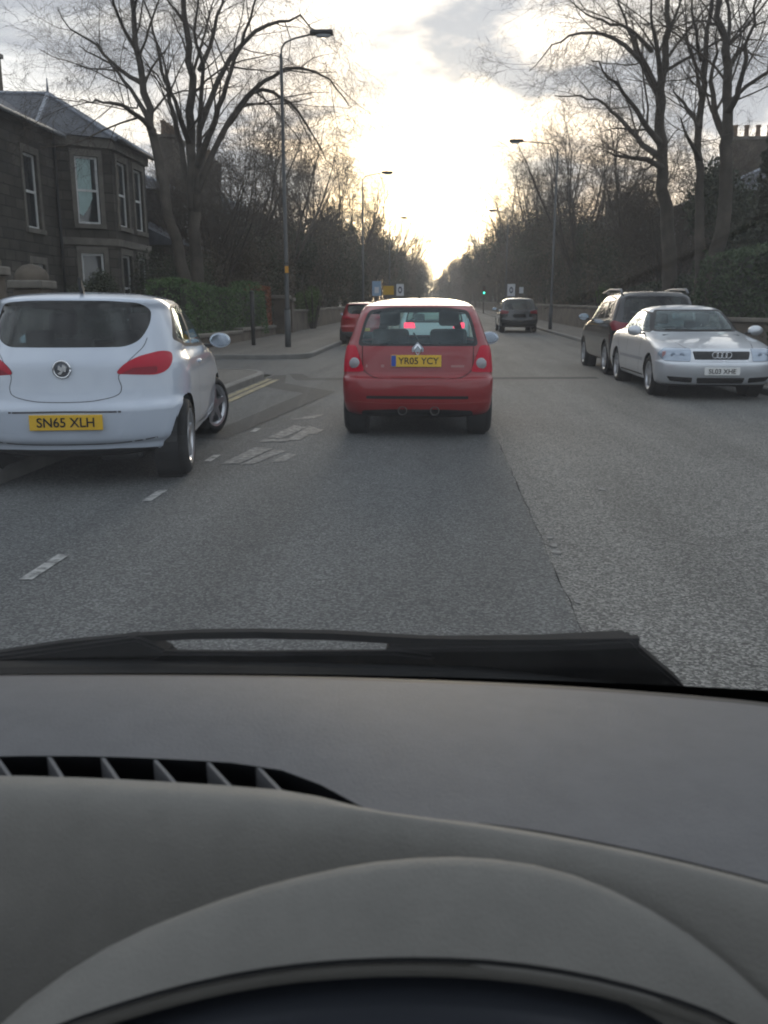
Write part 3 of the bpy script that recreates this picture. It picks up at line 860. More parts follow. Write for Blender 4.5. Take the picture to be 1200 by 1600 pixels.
def sign(label, x, y, zc_, w, h, mt, shape='rect', extra=None, posth=None, thick=.02):
    r = tag(empty('road_sign', (x, y, gz(y))), label, 'road sign', 'road signs down the street')
    t = TB(); t.tube([(0, .04, -.1), (0, .04, posth or zc_ + h / 2)], .035, 8); t.build('post', STEEL, r)
    if shape == 'rect':
        p = box('plate', (0, 0, zc_), (w, thick, h), mt, r)
    else:
        vs, fs = lathe([(0, -.012), (w / 2, -.012), (w / 2, .012), (0, .012)], 24, 'y')
        p = from_py('plate', vs, fs, mt, r); p.location = (0, 0, zc_)
    if extra: extra(r, p, zc_)
    return r
SBLUE = mat('sign blue', (0.10, 0.28, 0.55), .4)
SYEL = mat('sign yellow', (0.62, 0.36, 0.02), .4)
SWHITE = mat('sign white', (0.7, 0.72, 0.75), .4)
SDARK = mat('sign mark', (0.05, 0.06, 0.10), .5)
def ring(r, p, z):
    vs, fs = [], []
    o = from_py('mark', *lathe([(.10, -.02), (.19, -.02), (.19, -.016), (.10, -.016)], 20, 'y'), SDARK, r)
    o.location = (0, 0, z); o.scale = (.8, 1, 1.3)
sign('pale blue road sign left of the yellow one', -4.4, 62, 2.35, .62, 1.0, mat('pale blue sign', (0.30, 0.45, 0.62), .4), extra=lambda r, p, z: box('mark', (0, -.016, z - .1), (.3, .006, .4), SWHITE, r))
sign('yellow rectangular road sign above the red car roof', -3.7, 64, 2.25, .78, .62, SYEL)
sign('white road sign with dark oval mark right of the yellow one', -2.95, 66, 2.3, .55, .85, SWHITE, extra=ring)
sign('white road sign with dark oval mark on the right pavement', 5.7, 72, 2.35, .62, .95, SWHITE, extra=ring)
sign('small white sign right of the oval-marked one', 6.6, 73, 2.35, .34, .5, SWHITE)
# traffic signal showing green
r = tag(empty('traffic_signal', (5.3, 108, gz(108))), 'distant traffic signal showing green on the right', 'traffic light')
t = TB(); t.tube([(0, .1, -.1), (0, .1, 3.3)], .055, 8); t.build('post', BLACK, r)
box('housing', (0, 0, 2.75), (.34, .2, 1.0), BLACK, r, .03)
for z, m_ in ((3.05, mat('red lamp off', (.08, .01, .01), .3)), (2.75, mat('amber lamp off', (.1, .05, .01), .3)), (2.45, emit('green lamp', (0.05, 0.9, 0.5), 2.5))):
    o = from_py('lamp', *lathe([(0, -.12), (.11, -.115), (.12, -.09)], 14, 'y'), m_, r); o.location = (0, 0, z)
# pier and pale plate at the right edge
r = tag(empty('stone_pier', (6.05, 15.6, gz(15.6))), 'rough grey-brown pier with a pale plate beside the silver saloon', 'pier')
box('shaft', (.0, 0, .72), (.36, .36, 1.64), mat('rough pier stone', (.16, .14, .12), .9, var=.3, vscale=5, bump=.5, bscale=12), r, .03)
box('cap', (0, 0, 1.57), (.42, .42, .07), STONE2, r, .02)
t = TB(); t.tube([(-.26, -.1, -.1), (-.26, -.1, 1.85)], .025, 8); t.build('plate_post', STEEL, r)
box('plate', (-.26, -.135, 1.7), (.10, .012, .27), mat('pale plate', (.50, .58, .62), .4), r)
# ------------------------------------------------------------------ cars
def catmull(keys, sub):
    out = []
    n = len(keys)
    for i in range(n - 1):
        p0, p1, p2, p3 = keys[max(i - 1, 0)], keys[i], keys[i + 1], keys[min(i + 2, n - 1)]
        for k in range(sub):
            t = k / sub
            row = []
            for a, b, c, d in zip(p0, p1, p2, p3):
                m1, m2 = (c - a) / 2, (d - b) / 2
                # limit overshoot
                dl = c - b
                lim = lambda m: max(min(m, 3 * abs(dl)), -3 * abs(dl)) if m * dl > 0 else 0.0
                m1, m2 = lim(m1), lim(m2)
                row.append((2 * t ** 3 - 3 * t * t + 1) * b + (t ** 3 - 2 * t * t + t) * m1 + (-2 * t ** 3 + 3 * t * t) * c + (t ** 3 - t * t) * m2)
            out.append(tuple(row))
    out.append(keys[-1])
    return out
def quad_arc(w, a, n, K):
    "superellipse quarter from (0, 0) to (w, a), K points, even spacing"
    P = []
    for i in range(61):
        th = pi / 2 * i / 60
        P.append((w * sin(th) ** (2 / n), a * (1 - cos(th) ** (2 / n))))
    d = [0]
    for i in range(60): d.append(d[-1] + math.hypot(P[i + 1][0] - P[i][0], P[i + 1][1] - P[i][1]))
    out = []; j = 0
    for k in range(K):
        s = d[-1] * k / (K - 1)
        while j < 59 and d[j + 1] < s: j += 1
        f = (s - d[j]) / max(d[j + 1] - d[j], 1e-9)
        out.append((P[j][0] + (P[j + 1][0] - P[j][0]) * f, P[j][1] + (P[j + 1][1] - P[j][1]) * f))
    return out
def shell(keys, sub=4, K=14, Ms=10):
    rows = catmull(keys, sub)
    bm = bmesh.new()
    rings = []
    for z, yr, ar, nr, yf, af, nf, w in rows:
        tot = yf - yr
        if ar + af > tot * .96:
            s = tot * .96 / (ar + af); ar *= s; af *= s
        half = [(x, yr + y) for x, y in quad_arc(w, ar, nr, K)]
        y0, y1 = yr + ar, yf - af
        half += [(w, y0 + (y1 - y0) * i / Ms) for i in range(1, Ms)]
        half += [(x, yf - y) for x, y in reversed(quad_arc(w, af, nf, K))]
        full = half + [(-x, y) for x, y in reversed(half[1:-1])]
        rings.append([bm.verts.new((x, y, z)) for x, y in full])
    n = len(rings[0])
    for i in range(len(rings) - 1):
        for j in range(n):
            j2 = (j + 1) % n
            bm.faces.new((rings[i][j], rings[i][j2], rings[i + 1][j2], rings[i + 1][j]))
    bm.faces.new(rings[-1])
    bm.normal_update()
    return bm
AX = {'x': V((1, 0, 0)), 'y': V((0, 1, 0)), 'z': V((0, 0, 1))}
def to2(co, axis): return (co.y, co.z) if axis == 'x' else (co.x, co.z) if axis == 'y' else (co.x, co.y)
def inpoly(p, poly):
    x, y = p; c = False; j = len(poly) - 1
    for i in range(len(poly)):
        a, b = poly[i], poly[j]
        if (a[1] > y) != (b[1] > y) and x < (b[0] - a[0]) * (y - a[1]) / (b[1] - a[1]) + a[0]: c = not c
        j = i
    return c
def rounded(poly, r=.05, n=4):
    "outline with its corners rounded"
    out = []
    m = len(poly)
    for i in range(m):
        p, a, b = V(poly[i]), V(poly[i - 1]), V(poly[(i + 1) % m])
        da, db = (a - p), (b - p)
        k = min(r, da.length * .48, db.length * .48)
        s, e = p + da.normalized() * k, p + db.normalized() * k
        for j in range(n + 1):
            t = j / n
            out.append(tuple(s * (1 - t) ** 2 + p * 2 * t * (1 - t) + e * t * t))
    return out
def cut(bm, lay, poly, axis, sign, lab, nmin=0.12):
    d = AX[axis] * sign
    x0 = min(p[0] for p in poly) - .02; x1 = max(p[0] for p in poly) + .02
    y0 = min(p[1] for p in poly) - .02; y1 = max(p[1] for p in poly) + .02
    def cand():
        out = []
        for f in bm.faces:
            if f.normal.dot(d) <= nmin: continue
            if axis == 'x' and f.calc_center_median().x * sign < 0: continue
            q = [to2(v.co, axis) for v in f.verts]
            if max(a[0] for a in q) < x0 or min(a[0] for a in q) > x1 or max(a[1] for a in q) < y0 or min(a[1] for a in q) > y1: continue
            out.append(f)
        return out
    fs = cand()
    for i in range(len(poly)):
        a, b = poly[i], poly[(i + 1) % len(poly)]
        if math.hypot(a[0] - b[0], a[1] - b[1]) < 1e-5: continue
        ax, bx = min(a[0], b[0]) - 1e-4, max(a[0], b[0]) + 1e-4
        ay, by = min(a[1], b[1]) - 1e-4, max(a[1], b[1]) + 1e-4
        near = []
        for f in fs:
            q = [to2(v.co, axis) for v in f.verts]
            if max(c[0] for c in q) < ax or min(c[0] for c in q) > bx or max(c[1] for c in q) < ay or min(c[1] for c in q) > by: continue
            near.append(f)
        if not near: continue
        n2 = (b[1] - a[1], a[0] - b[0])
        no = V((0, n2[0], n2[1])) if axis == 'x' else V((n2[0], 0, n2[1])) if axis == 'y' else V((n2[0], n2[1], 0))
        co = V((0, a[0], a[1])) if axis == 'x' else V((a[0], 0, a[1])) if axis == 'y' else V((a[0], a[1], 0))
        geom = list(near) + list({e for f in near for e in f.edges}) + list({v for f in near for v in f.verts})
        res = bmesh.ops.bisect_plane(bm, geom=geom, plane_co=co, plane_no=no.normalized(), dist=1e-5)
        nf = [g for g in res['geom'] if isinstance(g, bmesh.types.BMFace)]
        fs = [f for f in fs if f.is_valid]
        s = set(fs)
        fs += [f for f in nf if f not in s]
    for f in fs:
        if f.is_valid and inpoly(to2(f.calc_center_median(), axis), poly):
            f[lay] = lab
def text_mesh(s, size, depth=.002, weight=.012):
    cu = bpy.data.curves.new('lettering', 'FONT')
    cu.body = s; cu.size = size; cu.align_x = 'CENTER'; cu.align_y = 'CENTER'
    cu.extrude = depth; cu.offset = weight * size
    o = bpy.data.objects.new('lettering', cu)
    COL.objects.link(o)
    bpy.context.view_layer.update()
    me = bpy.data.meshes.new_from_object(o.evaluated_get(bpy.context.evaluated_depsgraph_get()))
    bpy.data.objects.remove(o)
    return me
def plate(root, txt, x, y, z, facing, mt, band=False, tilt=0.0, w=.52, h=.112):
    "facing -1: seen from the rear (-y), +1: from the front"
    p = box('number_plate', (0, 0, 0), (w, .012, h), mt, root, .004)
    p.location = (x, y, z)
    p.rotation_euler = (tilt, 0, 0 if facing < 0 else pi)
    me = text_mesh(txt, .098)
    o = inst('lettering', me, p, (.025 if band else 0, -.0075, -.003), (pi / 2, 0, 0))
    k = (w - (.09 if band else .05)) / max(v.co.x for v in me.vertices) / 2
    o.scale = (min(k, 1.0), 1, 1)
    me.materials.append(INK)
    if band: box('blue_band', (-w / 2 + .028, -.0072, 0), (.05, .003, h - .01), BLUEBAND, p)
    return p
WHEELS = {}
def wheel_meshes(r, rim, wd, style):
    k = (r, rim, wd, style)
    if k in WHEELS: return WHEELS[k]
    h = wd / 2
    prof = [(rim - .01, -h + .02), (rim + .015, -h), (r - .05, -h - .006), (r - .018, -h + .012), (r, -h + .04), (r, h - .04), (r - .018, h - .012), (r - .05, h + .006), (rim + .015, h), (rim - .01, h - .02)]
    ty = bpy.data.meshes.new('tyre'); vs, fs = lathe(prof, 40); ty.from_pydata(vs, [], fs); ty.shade_smooth(); ty.materials.append(RUBBER)
    bm = bmesh.new()
    def add(vs, fs):
        b = [bm.verts.new(v) for v in vs]
        for f in fs: bm.faces.new([b[i] for i in f])
    add(*lathe([(rim - .035, h - .1), (rim - .03, h - .03), (rim - .012, h - .008), (rim + .012, h + .002), (rim + .012, h - .012)], 40))
    nsp = {'five': 5, 'ten': 10, 'cover': 7}[style]
    wsp = {'five': .040, 'ten': .013, 'cover': .03}[style]
    for i in range(nsp):
        a = 2 * pi * i / nsp
        for da in ((-.13, .13) if style == 'ten' else (0,)):
            m = M.Rotation(a, 4, 'X') @ M.Rotation(da * .5, 4, 'X')
            q = [(h - .06, -wsp * 1.1, .03), (h - .06, wsp * 1.1, .03), (h - .06, wsp * .75, rim - .02), (h - .06, -wsp * .75, rim - .02),
                 (h - .018, -wsp, .03), (h - .018, wsp, .03), (h - .010, wsp * .62, rim - .02), (h - .010, -wsp * .62, rim - .02)]
            add([m @ V(p) for p in q], [(0, 3, 2, 1), (4, 5, 6, 7), (0, 1, 5, 4), (1, 2, 6, 5), (2, 3, 7, 6), (3, 0, 4, 7)])
    add(*lathe([(.075, h - .06), (.07, h - .012), (.03, h - .004), (.0, h - .004)], 24))
    bmesh.ops.recalc_face_normals(bm, faces=bm.faces[:])
    rm = bpy.data.meshes.new('rim'); bm.to_mesh(rm); bm.free(); rm.materials.append(ALLOY)
    dk = bpy.data.meshes.new('brake_disc'); vs, fs = lathe([(rim - .04, h - .12), (.0, h - .12)], 32); dk.from_pydata(vs, [], fs); dk.materials.append(mat('brake disc', (.03, .03, .03), .6, .3))
    WHEELS[k] = (ty, rm, dk)
    return WHEELS[k]
def wheel(root, x, y, r, rim, wd, style, steer=0.0):
    w = empty('wheel', (x, y, r), (pi if x < 0 else 0) + steer, root)
    ty, rm, dk = wheel_meshes(r, rim, wd, style)
    inst('tyre', ty, w); inst('rim', rm, w); inst('brake_disc', dk, w)
    return w
def seat(root, x, y, z, w=.46, hh=.62, head=True, name='seat'):
    bm = bmesh.new()
    box_bm(bm, (x, y, z + hh / 2), (w, .14, hh), .05, M.Rotation(R(-12), 3, 'X'))
    box_bm(bm, (x, y + .28, z), (w, .5, .14), .05)
    if head: box_bm(bm, (x, y - .12, z + hh + .13), (.25, .09, .19), .04)
    return from_bm(name, bm, DARKIN, root, True)
def mirror(root, x, y, z, mt, s=1, sc_=1.0):
    m = empty('door_mirror', (x, y, z), 0, root)
    bm = bmesh.new()
    bmesh.ops.create_uvsphere(bm, u_segments=20, v_segments=12, radius=1)
    for v in bm.verts:
        v.co.y = v.co.y if v.co.y > -.15 else -.15
        v.co = V((v.co.x * .125 * sc_, v.co.y * .085 * sc_, v.co.z * .085 * sc_))
    from_bm('housing', bm, mt, m, True)
    g = from_py('mirror_glass', *lathe([(.0, 0), (.9, 0), (1.0, .06)], 24, 'y'), MIRROR, m)
    g.location = (0, -.017 * sc_, 0); g.scale = (.112 * sc_, .1, .073 * sc_)
    box('arm', (-s * .13, .02, -.05), (.1, .05, .03), BLACK, m, .01)
    return m
def make_car(name, label, cat, spec, loc, rz, steer=0.0, group=None):
    S = spec
    root = tag(empty(name, loc, rz), label, cat, group)
    bm = shell(S['keys'])
    for v in bm.verts: v.co.y -= S['ax']          # origin under the rear axle
    dy = S['ax']
    full = bm.copy()
    bvh = BVHTree.FromBMesh(full); full.free()
    lay = bm.faces.layers.int.new('lab')
    labs = {0: ('body', S['paint'])}
    wb, wr = S['wb'], S['wr']
    # wheel arches
    ar_ = wr + S.get('gap', .045)
    for y in (0, wb):
        c = [(y + ar_ * cos(2 * pi * i / 24), wr + ar_ * sin(2 * pi * i / 24)) for i in range(24)]
        for s in (1, -1): cut(bm, lay, c, 'x', s, 99, .05)
    k = 1
    for item in S['cuts']:
        nm, axis, sgn, poly, mt = item[:5]
        r_ = item[5] if len(item) > 5 else .04
        poly = [(a - dy, b) for a, b in poly] if axis == 'x' else poly
        poly = rounded(poly, r_) if r_ else poly
        for s in ((1, -1) if sgn == 0 else (sgn,)):
            cut(bm, lay, poly, axis, s, k, .02 if 'tail' in nm else .12)
            if axis == 'y' and S.get('mirror_x', True) and min(p[0] for p in poly) > 0.02:
                k2 = k + 1
                labs[k] = (nm, mt); k = k2
                cut(bm, lay, [(-a, b) for a, b in poly], axis, s, k, .02 if 'tail' in nm else .12)
            labs[k] = (nm, mt); k += 1
    bm.normal_update()
    nrm = {v.index: v.normal.copy() for v in bm.verts} if False else None
    bm.verts.index_update()
    vn = [v.normal.copy() for v in bm.verts]; vc = [v.co.copy() for v in bm.verts]
    by = {}
    for f in bm.faces: by.setdefault(f[lay], []).append([v.index for v in f.verts])
    bm.free()
    parts = {}
    for lab, fl in by.items():
        if lab == 99: continue
        nm, mt = labs[lab]
        use = sorted({i for f in fl for i in f}); mp = {i: j for j, i in enumerate(use)}
        off = .005 if 'light' in nm else 0
        me = bpy.data.meshes.new(nm)
        me.from_pydata([tuple(vc[i] + vn[i] * off) for i in use], [], [[mp[i] for i in f] for f in fl])
        me.shade_smooth()
        me.normals_split_custom_set_from_vertices([tuple(vn[i]) for i in use])
        me.materials.append(mt)
        parts.setdefault(nm, []).append(link(bpy.data.objects.new(nm, me), root))
        if lab == 0:
            lf = [f for f in fl if all(vc[i].z > .45 for i in f)]
            use = sorted({i for f in lf for i in f}); mp = {i: j for j, i in enumerate(use)}
            m2 = bpy.data.meshes.new('cabin_lining')
            m2.from_pydata([tuple(vc[i] - vn[i] * .03) for i in use], [], [[mp[i] for i in reversed(f)] for f in lf])
            m2.materials.append(DARKIN)
            link(bpy.data.objects.new('cabin_lining', m2), root)
    # underside, arches, wheels
    kk = S['keys'][0]
    z0 = kk[0]; w0 = kk[7]
    box('underbody', (0, (kk[1] + kk[4]) / 2 - dy, z0 + .06), (2 * w0 - .5, kk[4] - kk[1] - .1, .12), BLACK, root)
    box('cabin_floor', (0, (kk[1] + kk[4]) / 2 - dy, .42), (1.3, kk[4] - kk[1] - 1.2, .05), DARKIN, root)
    tx = S['track'] / 2
    for y in (0, wb):
        for s in (1, -1):
            vs, fs = lathe([(ar_ + .012, -.13), (ar_ + .012, .06)], 28)
            vs2, fs2 = lathe([(0.0, -.13), (ar_ + .012, -.13)], 28)
            o = from_py('arch_liner', vs + vs2, fs + [tuple(i + len(vs) for i in f) for f in fs2], BLACK, root)
            o.location = (s * (tx - .02), y, wr); o.scale = (s, 1, 1)
            wheel(root, s * tx, y, wr, S['rim'], S.get('tw', .195), S.get('style', 'five'), steer if y > 0 else 0)
    for s in S.get('mirror_sides', (1, -1)):
        mx, my, mz = S['mirror']
        mirror(root, s * mx, my - dy, mz, S.get('mirror_mat', S['paint']), s, S.get('mirror_scale', 1.0))
    # seats and dashboard
    sy = S['seats'] - dy
    for s in (-.36, .36):
        seat(root, s, sy, .52, .46, S.get('seat_h', .56))
    bm = bmesh.new()
    bh_ = S.get('bench_h', S.get('seat_h', .56) - .06)
    box_bm(bm, (0, sy - .78, .52 + bh_ / 2 - .02), (1.16, .14, bh_), .05, M.Rotation(R(-14), 3, 'X'))
    for s in (-.36, .36): box_bm(bm, (s, sy - .86, .52 + bh_ + .08), (.24, .08, .14), .03)
    from_bm('rear_bench', bm, DARKIN, root, True)
    box('dashboard', (0, S['dash'] - dy, S.get('belt', .9) - .12), (1.3, .4, .2), DARKIN, root, .05)
    hit = lambda x, z, s: bvh.ray_cast(V((x, -9 * -s if s > 0 else -9, z)), V((0, -1 if s > 0 else 1, 0)))[0]
    root_hitx[0] = lambda y, z, s: bvh.ray_cast(V((9 * s, y, z)), V((-s, 0, 0)))[0]
    return root, hit
root_hitx = [None]
def strip_on(name, root, hit, pts, s, w, mt, up=.0015):
    "thin band laid on the body along (x, z) points, seen from rear (s=-1) or front (s=1)"
    vs, fs = [], []
    for i, (x, z) in enumerate(pts):
        a = V(pts[max(i - 1, 0)]); b = V(pts[min(i + 1, len(pts) - 1)])
        t = (b - a).normalized(); n = V((-t.y, t.x)) * w / 2
        for q in (1, -1):
            p = hit(x + n.x * q, z + n.y * q, s)
            if p is None: return None
            vs.append(p + V((0, s * up, 0)))
    for i in range(len(pts) - 1): fs.append((2 * i, 2 * i + 1, 2 * i + 3, 2 * i + 2))
    return from_py(name, vs, fs, mt, root)
def smoothline(pts, n=8):
    rows = catmull([tuple(p) for p in pts], n)
    return rows
GAP = mat('panel gap', (.01, .01, .01), .8)
SEAMRED = mat('panel gap on red', (.05, .008, .008), .8)
SEAMGREY = mat('panel gap grey', (.10, .10, .11), .8)

# ---- red hatchback ahead
RED = mat('red paint', (0.26, 0.013, 0.016), 0.42, coat=.8, var=.06, vscale=1.5)
REDTRIM = mat('dull red bumper', (0.30, 0.022, 0.018), 0.5, coat=.4)
Z = 1.06
def zs(keys, f=Z): return [(k[0] * f,) + tuple(k[1:]) for k in keys]
clio_keys = zs([(.20, .25, 0.39, 4, 3.55, .5, 2.6, .70), (.25, .08, 0.39, 4, 3.68, .6, 2.6, .785), (.36, .02, 0.351, 4.2, 3.75, .65, 2.6, .815), (.40, .012, 0.351, 4.2, 3.755, .65, 2.6, .818),
             (.48, .0, 0.328, 4.4, 3.77, .65, 2.6, .822), (.595, .012, 0.312, 4.4, 3.75, .65, 2.6, .822), (.625, .06, 0.296, 4.2, 3.74, .65, 2.5, .818), (.66, .085, 0.296, 4.2, 3.72, .65, 2.5, .815),
             (.75, .10, 0.296, 4.1, 3.66, .7, 2.4, .81), (.84, .115, 0.312, 4, 3.45, .75, 2.4, .80), (.92, .14, 0.328, 3.9, 3.05, .7, 2.4, .785), (.98, .17, 0.343, 3.9, 2.75, .6, 2.4, .76),
             (1.10, .23, 0.343, 3.9, 2.48, .5, 2.4, .715), (1.24, .32, 0.328, 3.9, 2.2, .45, 2.4, .66), (1.315, .375, 0.4, 2.8, 2.04, .42, 2.4, .622), (1.338, .44, 0.4, 2.7, 1.99, .42, 2.4, .60),
             (1.36, .62, 0.42, 2.6, 1.93, .42, 2.4, .57), (1.385, .86, 0.45, 2.5, 1.86, .42, 2.3, .515), (1.405, 1.10, 0.35, 2.4, 1.76, .3, 2.2, .40), (1.416, 1.28, 0.2, 2.2, 1.62, .15, 2.2, .24), (1.419, 1.4, 0.05, 2, 1.5, .05, 2, .05)])
side_glass = [(.55, 1.05), (.95, 1.0), (2.72, .985), (2.12, 1.335), (1.2, 1.375), (.72, 1.30)]
clio = dict(keys=clio_keys, ax=.60, wb=2.47, wr=.295, rim=.20, track=1.44, tw=.205, paint=RED, mirror=(.93, 2.62, 1.0), seats=1.62, dash=2.75, seat_h=.62, bench_h=.36, mirror_sides=(1,), mirror_mat=mat('mirror shell pale', (.45, .50, .58), .4, coat=.6),
            cuts=[('window_trim', 'y', -1, [(-.655, .985), (.655, .985), (.60, 1.22), (.545, 1.36), (.30, 1.395), (-.30, 1.395), (-.545, 1.36), (-.60, 1.22)], BLACK, .05),
                  ('rear_window', 'y', -1, [(-.615, 1.01), (.615, 1.01), (.565, 1.22), (.515, 1.335), (.28, 1.365), (-.28, 1.365), (-.515, 1.335), (-.565, 1.22)], CARGLASS, .05),
                  ('windscreen', 'y', 1, [(-.62, 1.03), (.62, 1.03), (.52, 1.36), (-.52, 1.36)], CARGLASS, .06),
                  ('window_trim', 'x', 0, side_glass, BLACK, .04),
                  ('side_window', 'x', 0, [(.63, 1.075), (1.0, 1.03), (1.42, 1.022), (1.40, 1.35), (1.2, 1.352), (.78, 1.285)], CARGLASS, .03),
                  ('side_window', 'x', 0, [(1.50, 1.02), (2.62, 1.01), (2.10, 1.31), (1.49, 1.35)], CARGLASS, .03),
                  ('tail_light', 'y', -1, [(.57, .715), (.84, .705), (.84, .82), (.79, .985), (.67, .995), (.625, .86)], mat('bright red lens', (.48, .008, .03), .35, spec=.25), .04),
                  ('bumper_slot', 'y', -1, [(-.55, .43), (.55, .43), (.55, .462), (-.55, .462)], BLACK, .01),
                  ('lower_valance', 'y', -1, [(-.62, .16), (.62, .16), (.60, .30), (.30, .315), (-.30, .315), (-.60, .30)], BLACK, .03),
                  ('head_light', 'y', 1, [(.38, .62), (.76, .66), (.74, .80), (.42, .74)], CLEARLENS, .04)])
CLX, CLY = -.235, 9.93
c1, hit = make_car('red_hatchback', 'red hatchback seen from behind on the road ahead, yellow number plate', 'car', clio, (CLX, CLY, gz(CLY)), R(.6))
p = hit(0, .82, -1)
plate(c1, 'YR05 YCY', -.015, p.y - .014, .83, -1, YPLATE, True, R(-6), .54, .125)
p = hit(0, .945, -1)
em = empty('tailgate_badge', (0, p.y - .008, .945), 0, c1)
t = TB()
t.tube([(0, 0, .062), (.042, 0, 0), (0, 0, -.062), (-.042, 0, 0), (0, 0, .062)], .013, 6); t.build('lozenge', CHROME, em)
prism('backing', [(0, .085), (.062, .02), (.062, -.02), (0, -.085), (-.062, -.02), (-.062, .02)], .002, .008, mat('badge silver', (.5, .55, .62), .3, .6), em, 'y')
for s in (1, -1):
    p = hit(s * .685, .80, -1)
    o = from_py('reversing_light', *lathe([(.0, -.018), (.045, -.016), (.060, -.006), (.064, .01)], 24, 'y'), mat('frosted reversing lens', (.34, .33, .34), .25, coat=.6), c1, True)
    o.location = p
    o.rotation_euler = (0, 0, s * R(14))
    p2 = hit(s * .19, .32, -1)
    vs, fs = lathe([(.038, .2), (.052, .2), (.052, 0), (.045, -.008), (.038, 0)], 20, 'y')
    o = from_py('exhaust_pipe', vs, fs, mat('dull exhaust', (.10, .095, .09), .45, .8), c1, True); o.location = (s * .19 if s > 0 else -.16, p2.y - .005, .30)
for s in (1, -1):
    strip_on('tailgate_gap', c1, hit, smoothline([(s * .60, .985), (s * .595, .80), (s * .57, .72), (s * .46, .655), (s * .3, .648), (0, .645)], 6), -1, .010, SEAMRED)
strip_on('bumper_crease', c1, hit, smoothline([(-.74, .40), (-.4, .385), (0, .38), (.4, .385), (.74, .40)], 5), -1, .012, mat('bumper highlight', (.30, .05, .045), .35, coat=.8))
strip_on('model_lettering', c1, hit, [(-.56, .775), (-.36, .775)], -1, .03, mat('worn chrome red', (.34, .16, .15), .4, .4))
strip_on('model_lettering', c1, hit, [(.36, .775), (.50, .775)], -1, .022, mat('worn chrome red', (.34, .16, .15), .4, .4))
box('silencer', (-.02, .35, .27), (.7, .4, .14), mat('dull exhaust', (.10, .095, .09), .45, .8), c1, .05)
for x in (-.38, .28): box('exhaust_hanger', (x, -.42, .245), (.2, .03, .03), STEEL, c1, .008)
t = TB(); t.tube([(0, .55, 1.455), (0.0, .42, 1.53)], [.008, .005], 6); t.build('aerial', BLACK, c1)
t = TB(); t.tube([(-.05, -.31, 1.12), (.0, -.35, 1.05)], .01, 6); t.build('rear_wiper_pivot', BLACK, c1)

# ---- white hatchback, left foreground
WPAINT = mat('white car paint', (0.50, 0.55, 0.63), 0.3, coat=1.0, var=.02, vscale=2)
corsa_keys = [(.22, .25, 0.72, 2.4, 3.8, .5, 2.4, .74), (.27, .09, 0.72, 2.4, 3.93, .65, 2.4, .83), (.33, .06, 0.72, 2.4, 3.96, .65, 2.4, .85), (.38, .012, 0.72, 2.4, 4.0, .7, 2.4, .862), (.50, .0, 0.72, 2.4, 4.02, .75, 2.4, .868), (.60, .0, 0.72, 2.4, 4.0, .75, 2.4, .87),
              (.66, .03, 0.8, 2.15, 3.97, .75, 2.4, .87), (.74, .055, 0.8, 2.15, 3.9, .8, 2.4, .868), (.84, .07, 0.8, 2.15, 3.72, .8, 2.4, .86), (.93, .085, 0.8, 2.15, 3.38, .75, 2.3, .842), (1.00, .13, 0.8, 2.15, 3.05, .7, 2.3, .81),
              (1.06, .175, 0.8, 2.15, 2.85, .65, 2.3, .80), (1.20, .26, 0.8, 2.15, 2.5, .55, 2.3, .765), (1.32, .34, 0.8, 2.15, 2.2, .5, 2.3, .72), (1.395, .385, .6, 2.3, 1.98, .48, 2.3, .67), (1.425, .43, .55, 2.3, 1.87, .45, 2.2, .62), (1.448, .54, .5, 2.3, 1.74, .45, 2.2, .53),
              (1.466, .76, .4, 2.2, 1.55, .3, 2.2, .37), (1.478, 1.1, .1, 2, 1.25, .1, 2, .06)]
corsa = dict(keys=corsa_keys, ax=.67, wb=2.46, wr=.315, rim=.215, track=1.52, tw=.205, style='five', paint=WPAINT, mirror=(.965, 2.62, 1.03), mirror_scale=.88, seats=1.72, dash=2.85, belt=.95, gap=.04,
             cuts=[('rear_window', 'y', -1, [(-.44, 1.055), (.44, 1.055), (.54, 1.10), (.60, 1.22), (.595, 1.335), (.52, 1.385), (.3, 1.40), (-.3, 1.40), (-.52, 1.385), (-.595, 1.335), (-.60, 1.22), (-.54, 1.10)], TINTGLASS, .06),
                   ('windscreen', 'y', 1, [(-.66, 1.03), (.66, 1.03), (.56, 1.38), (-.56, 1.38)], CARGLASS, .06),
                   ('window_trim', 'x', 0, [(.70, 1.10), (.98, 1.035), (1.8, 1.0), (2.85, .985), (2.12, 1.345), (1.5, 1.39), (1.0, 1.365)], BLACK, .05),
                   ('side_window', 'x', 0, [(.80, 1.115), (1.05, 1.06), (1.42, 1.045), (1.42, 1.37), (1.05, 1.345)], CARGLASS, .03),
                   ('side_window', 'x', 0, [(1.50, 1.04), (2.72, 1.015), (2.08, 1.33), (1.49, 1.375)], CARGLASS, .03),
                   ('tail_light', 'y', -1, [(.375, .860), (.56, .846), (.66, .840), (.73, .865), (.765, .93), (.75, 1.005), (.68, 1.018), (.53, .982), (.43, .925)], REDLENS, .05),
                   ('lamp_centre', 'y', -1, [(.41, .857), (.60, .846), (.66, .852), (.665, .905), (.50, .90)], mat('dim lamp centre', (.26, .006, .024), .35, spec=.25), .02),
                   ('bumper_pocket', 'y', -1, [(-.44, .455), (.44, .455), (.50, .51), (.34, .585), (-.34, .585), (-.50, .51)], WPAINT, .03),
                   ('lower_valance', 'y', -1, [(-.62, .18), (.62, .18), (.66, .285), (.4, .30), (-.4, .30), (-.66, .285)], BLACK, .03),
                   ('head_light', 'y', 1, [(.40, .70), (.80, .72), (.74, .90), (.50, .82)], CLEARLENS, .04),
                   ('fuel_flap', 'x', 1, [(.46, .74), (.62, .74), (.62, .90), (.46, .90)], WPAINT, .04)])
YAW = R(9.0)
RWX, RWY = -2.20, 7.18
ox = RWX - .76 * cos(YAW); oy = RWY - .76 * sin(YAW)
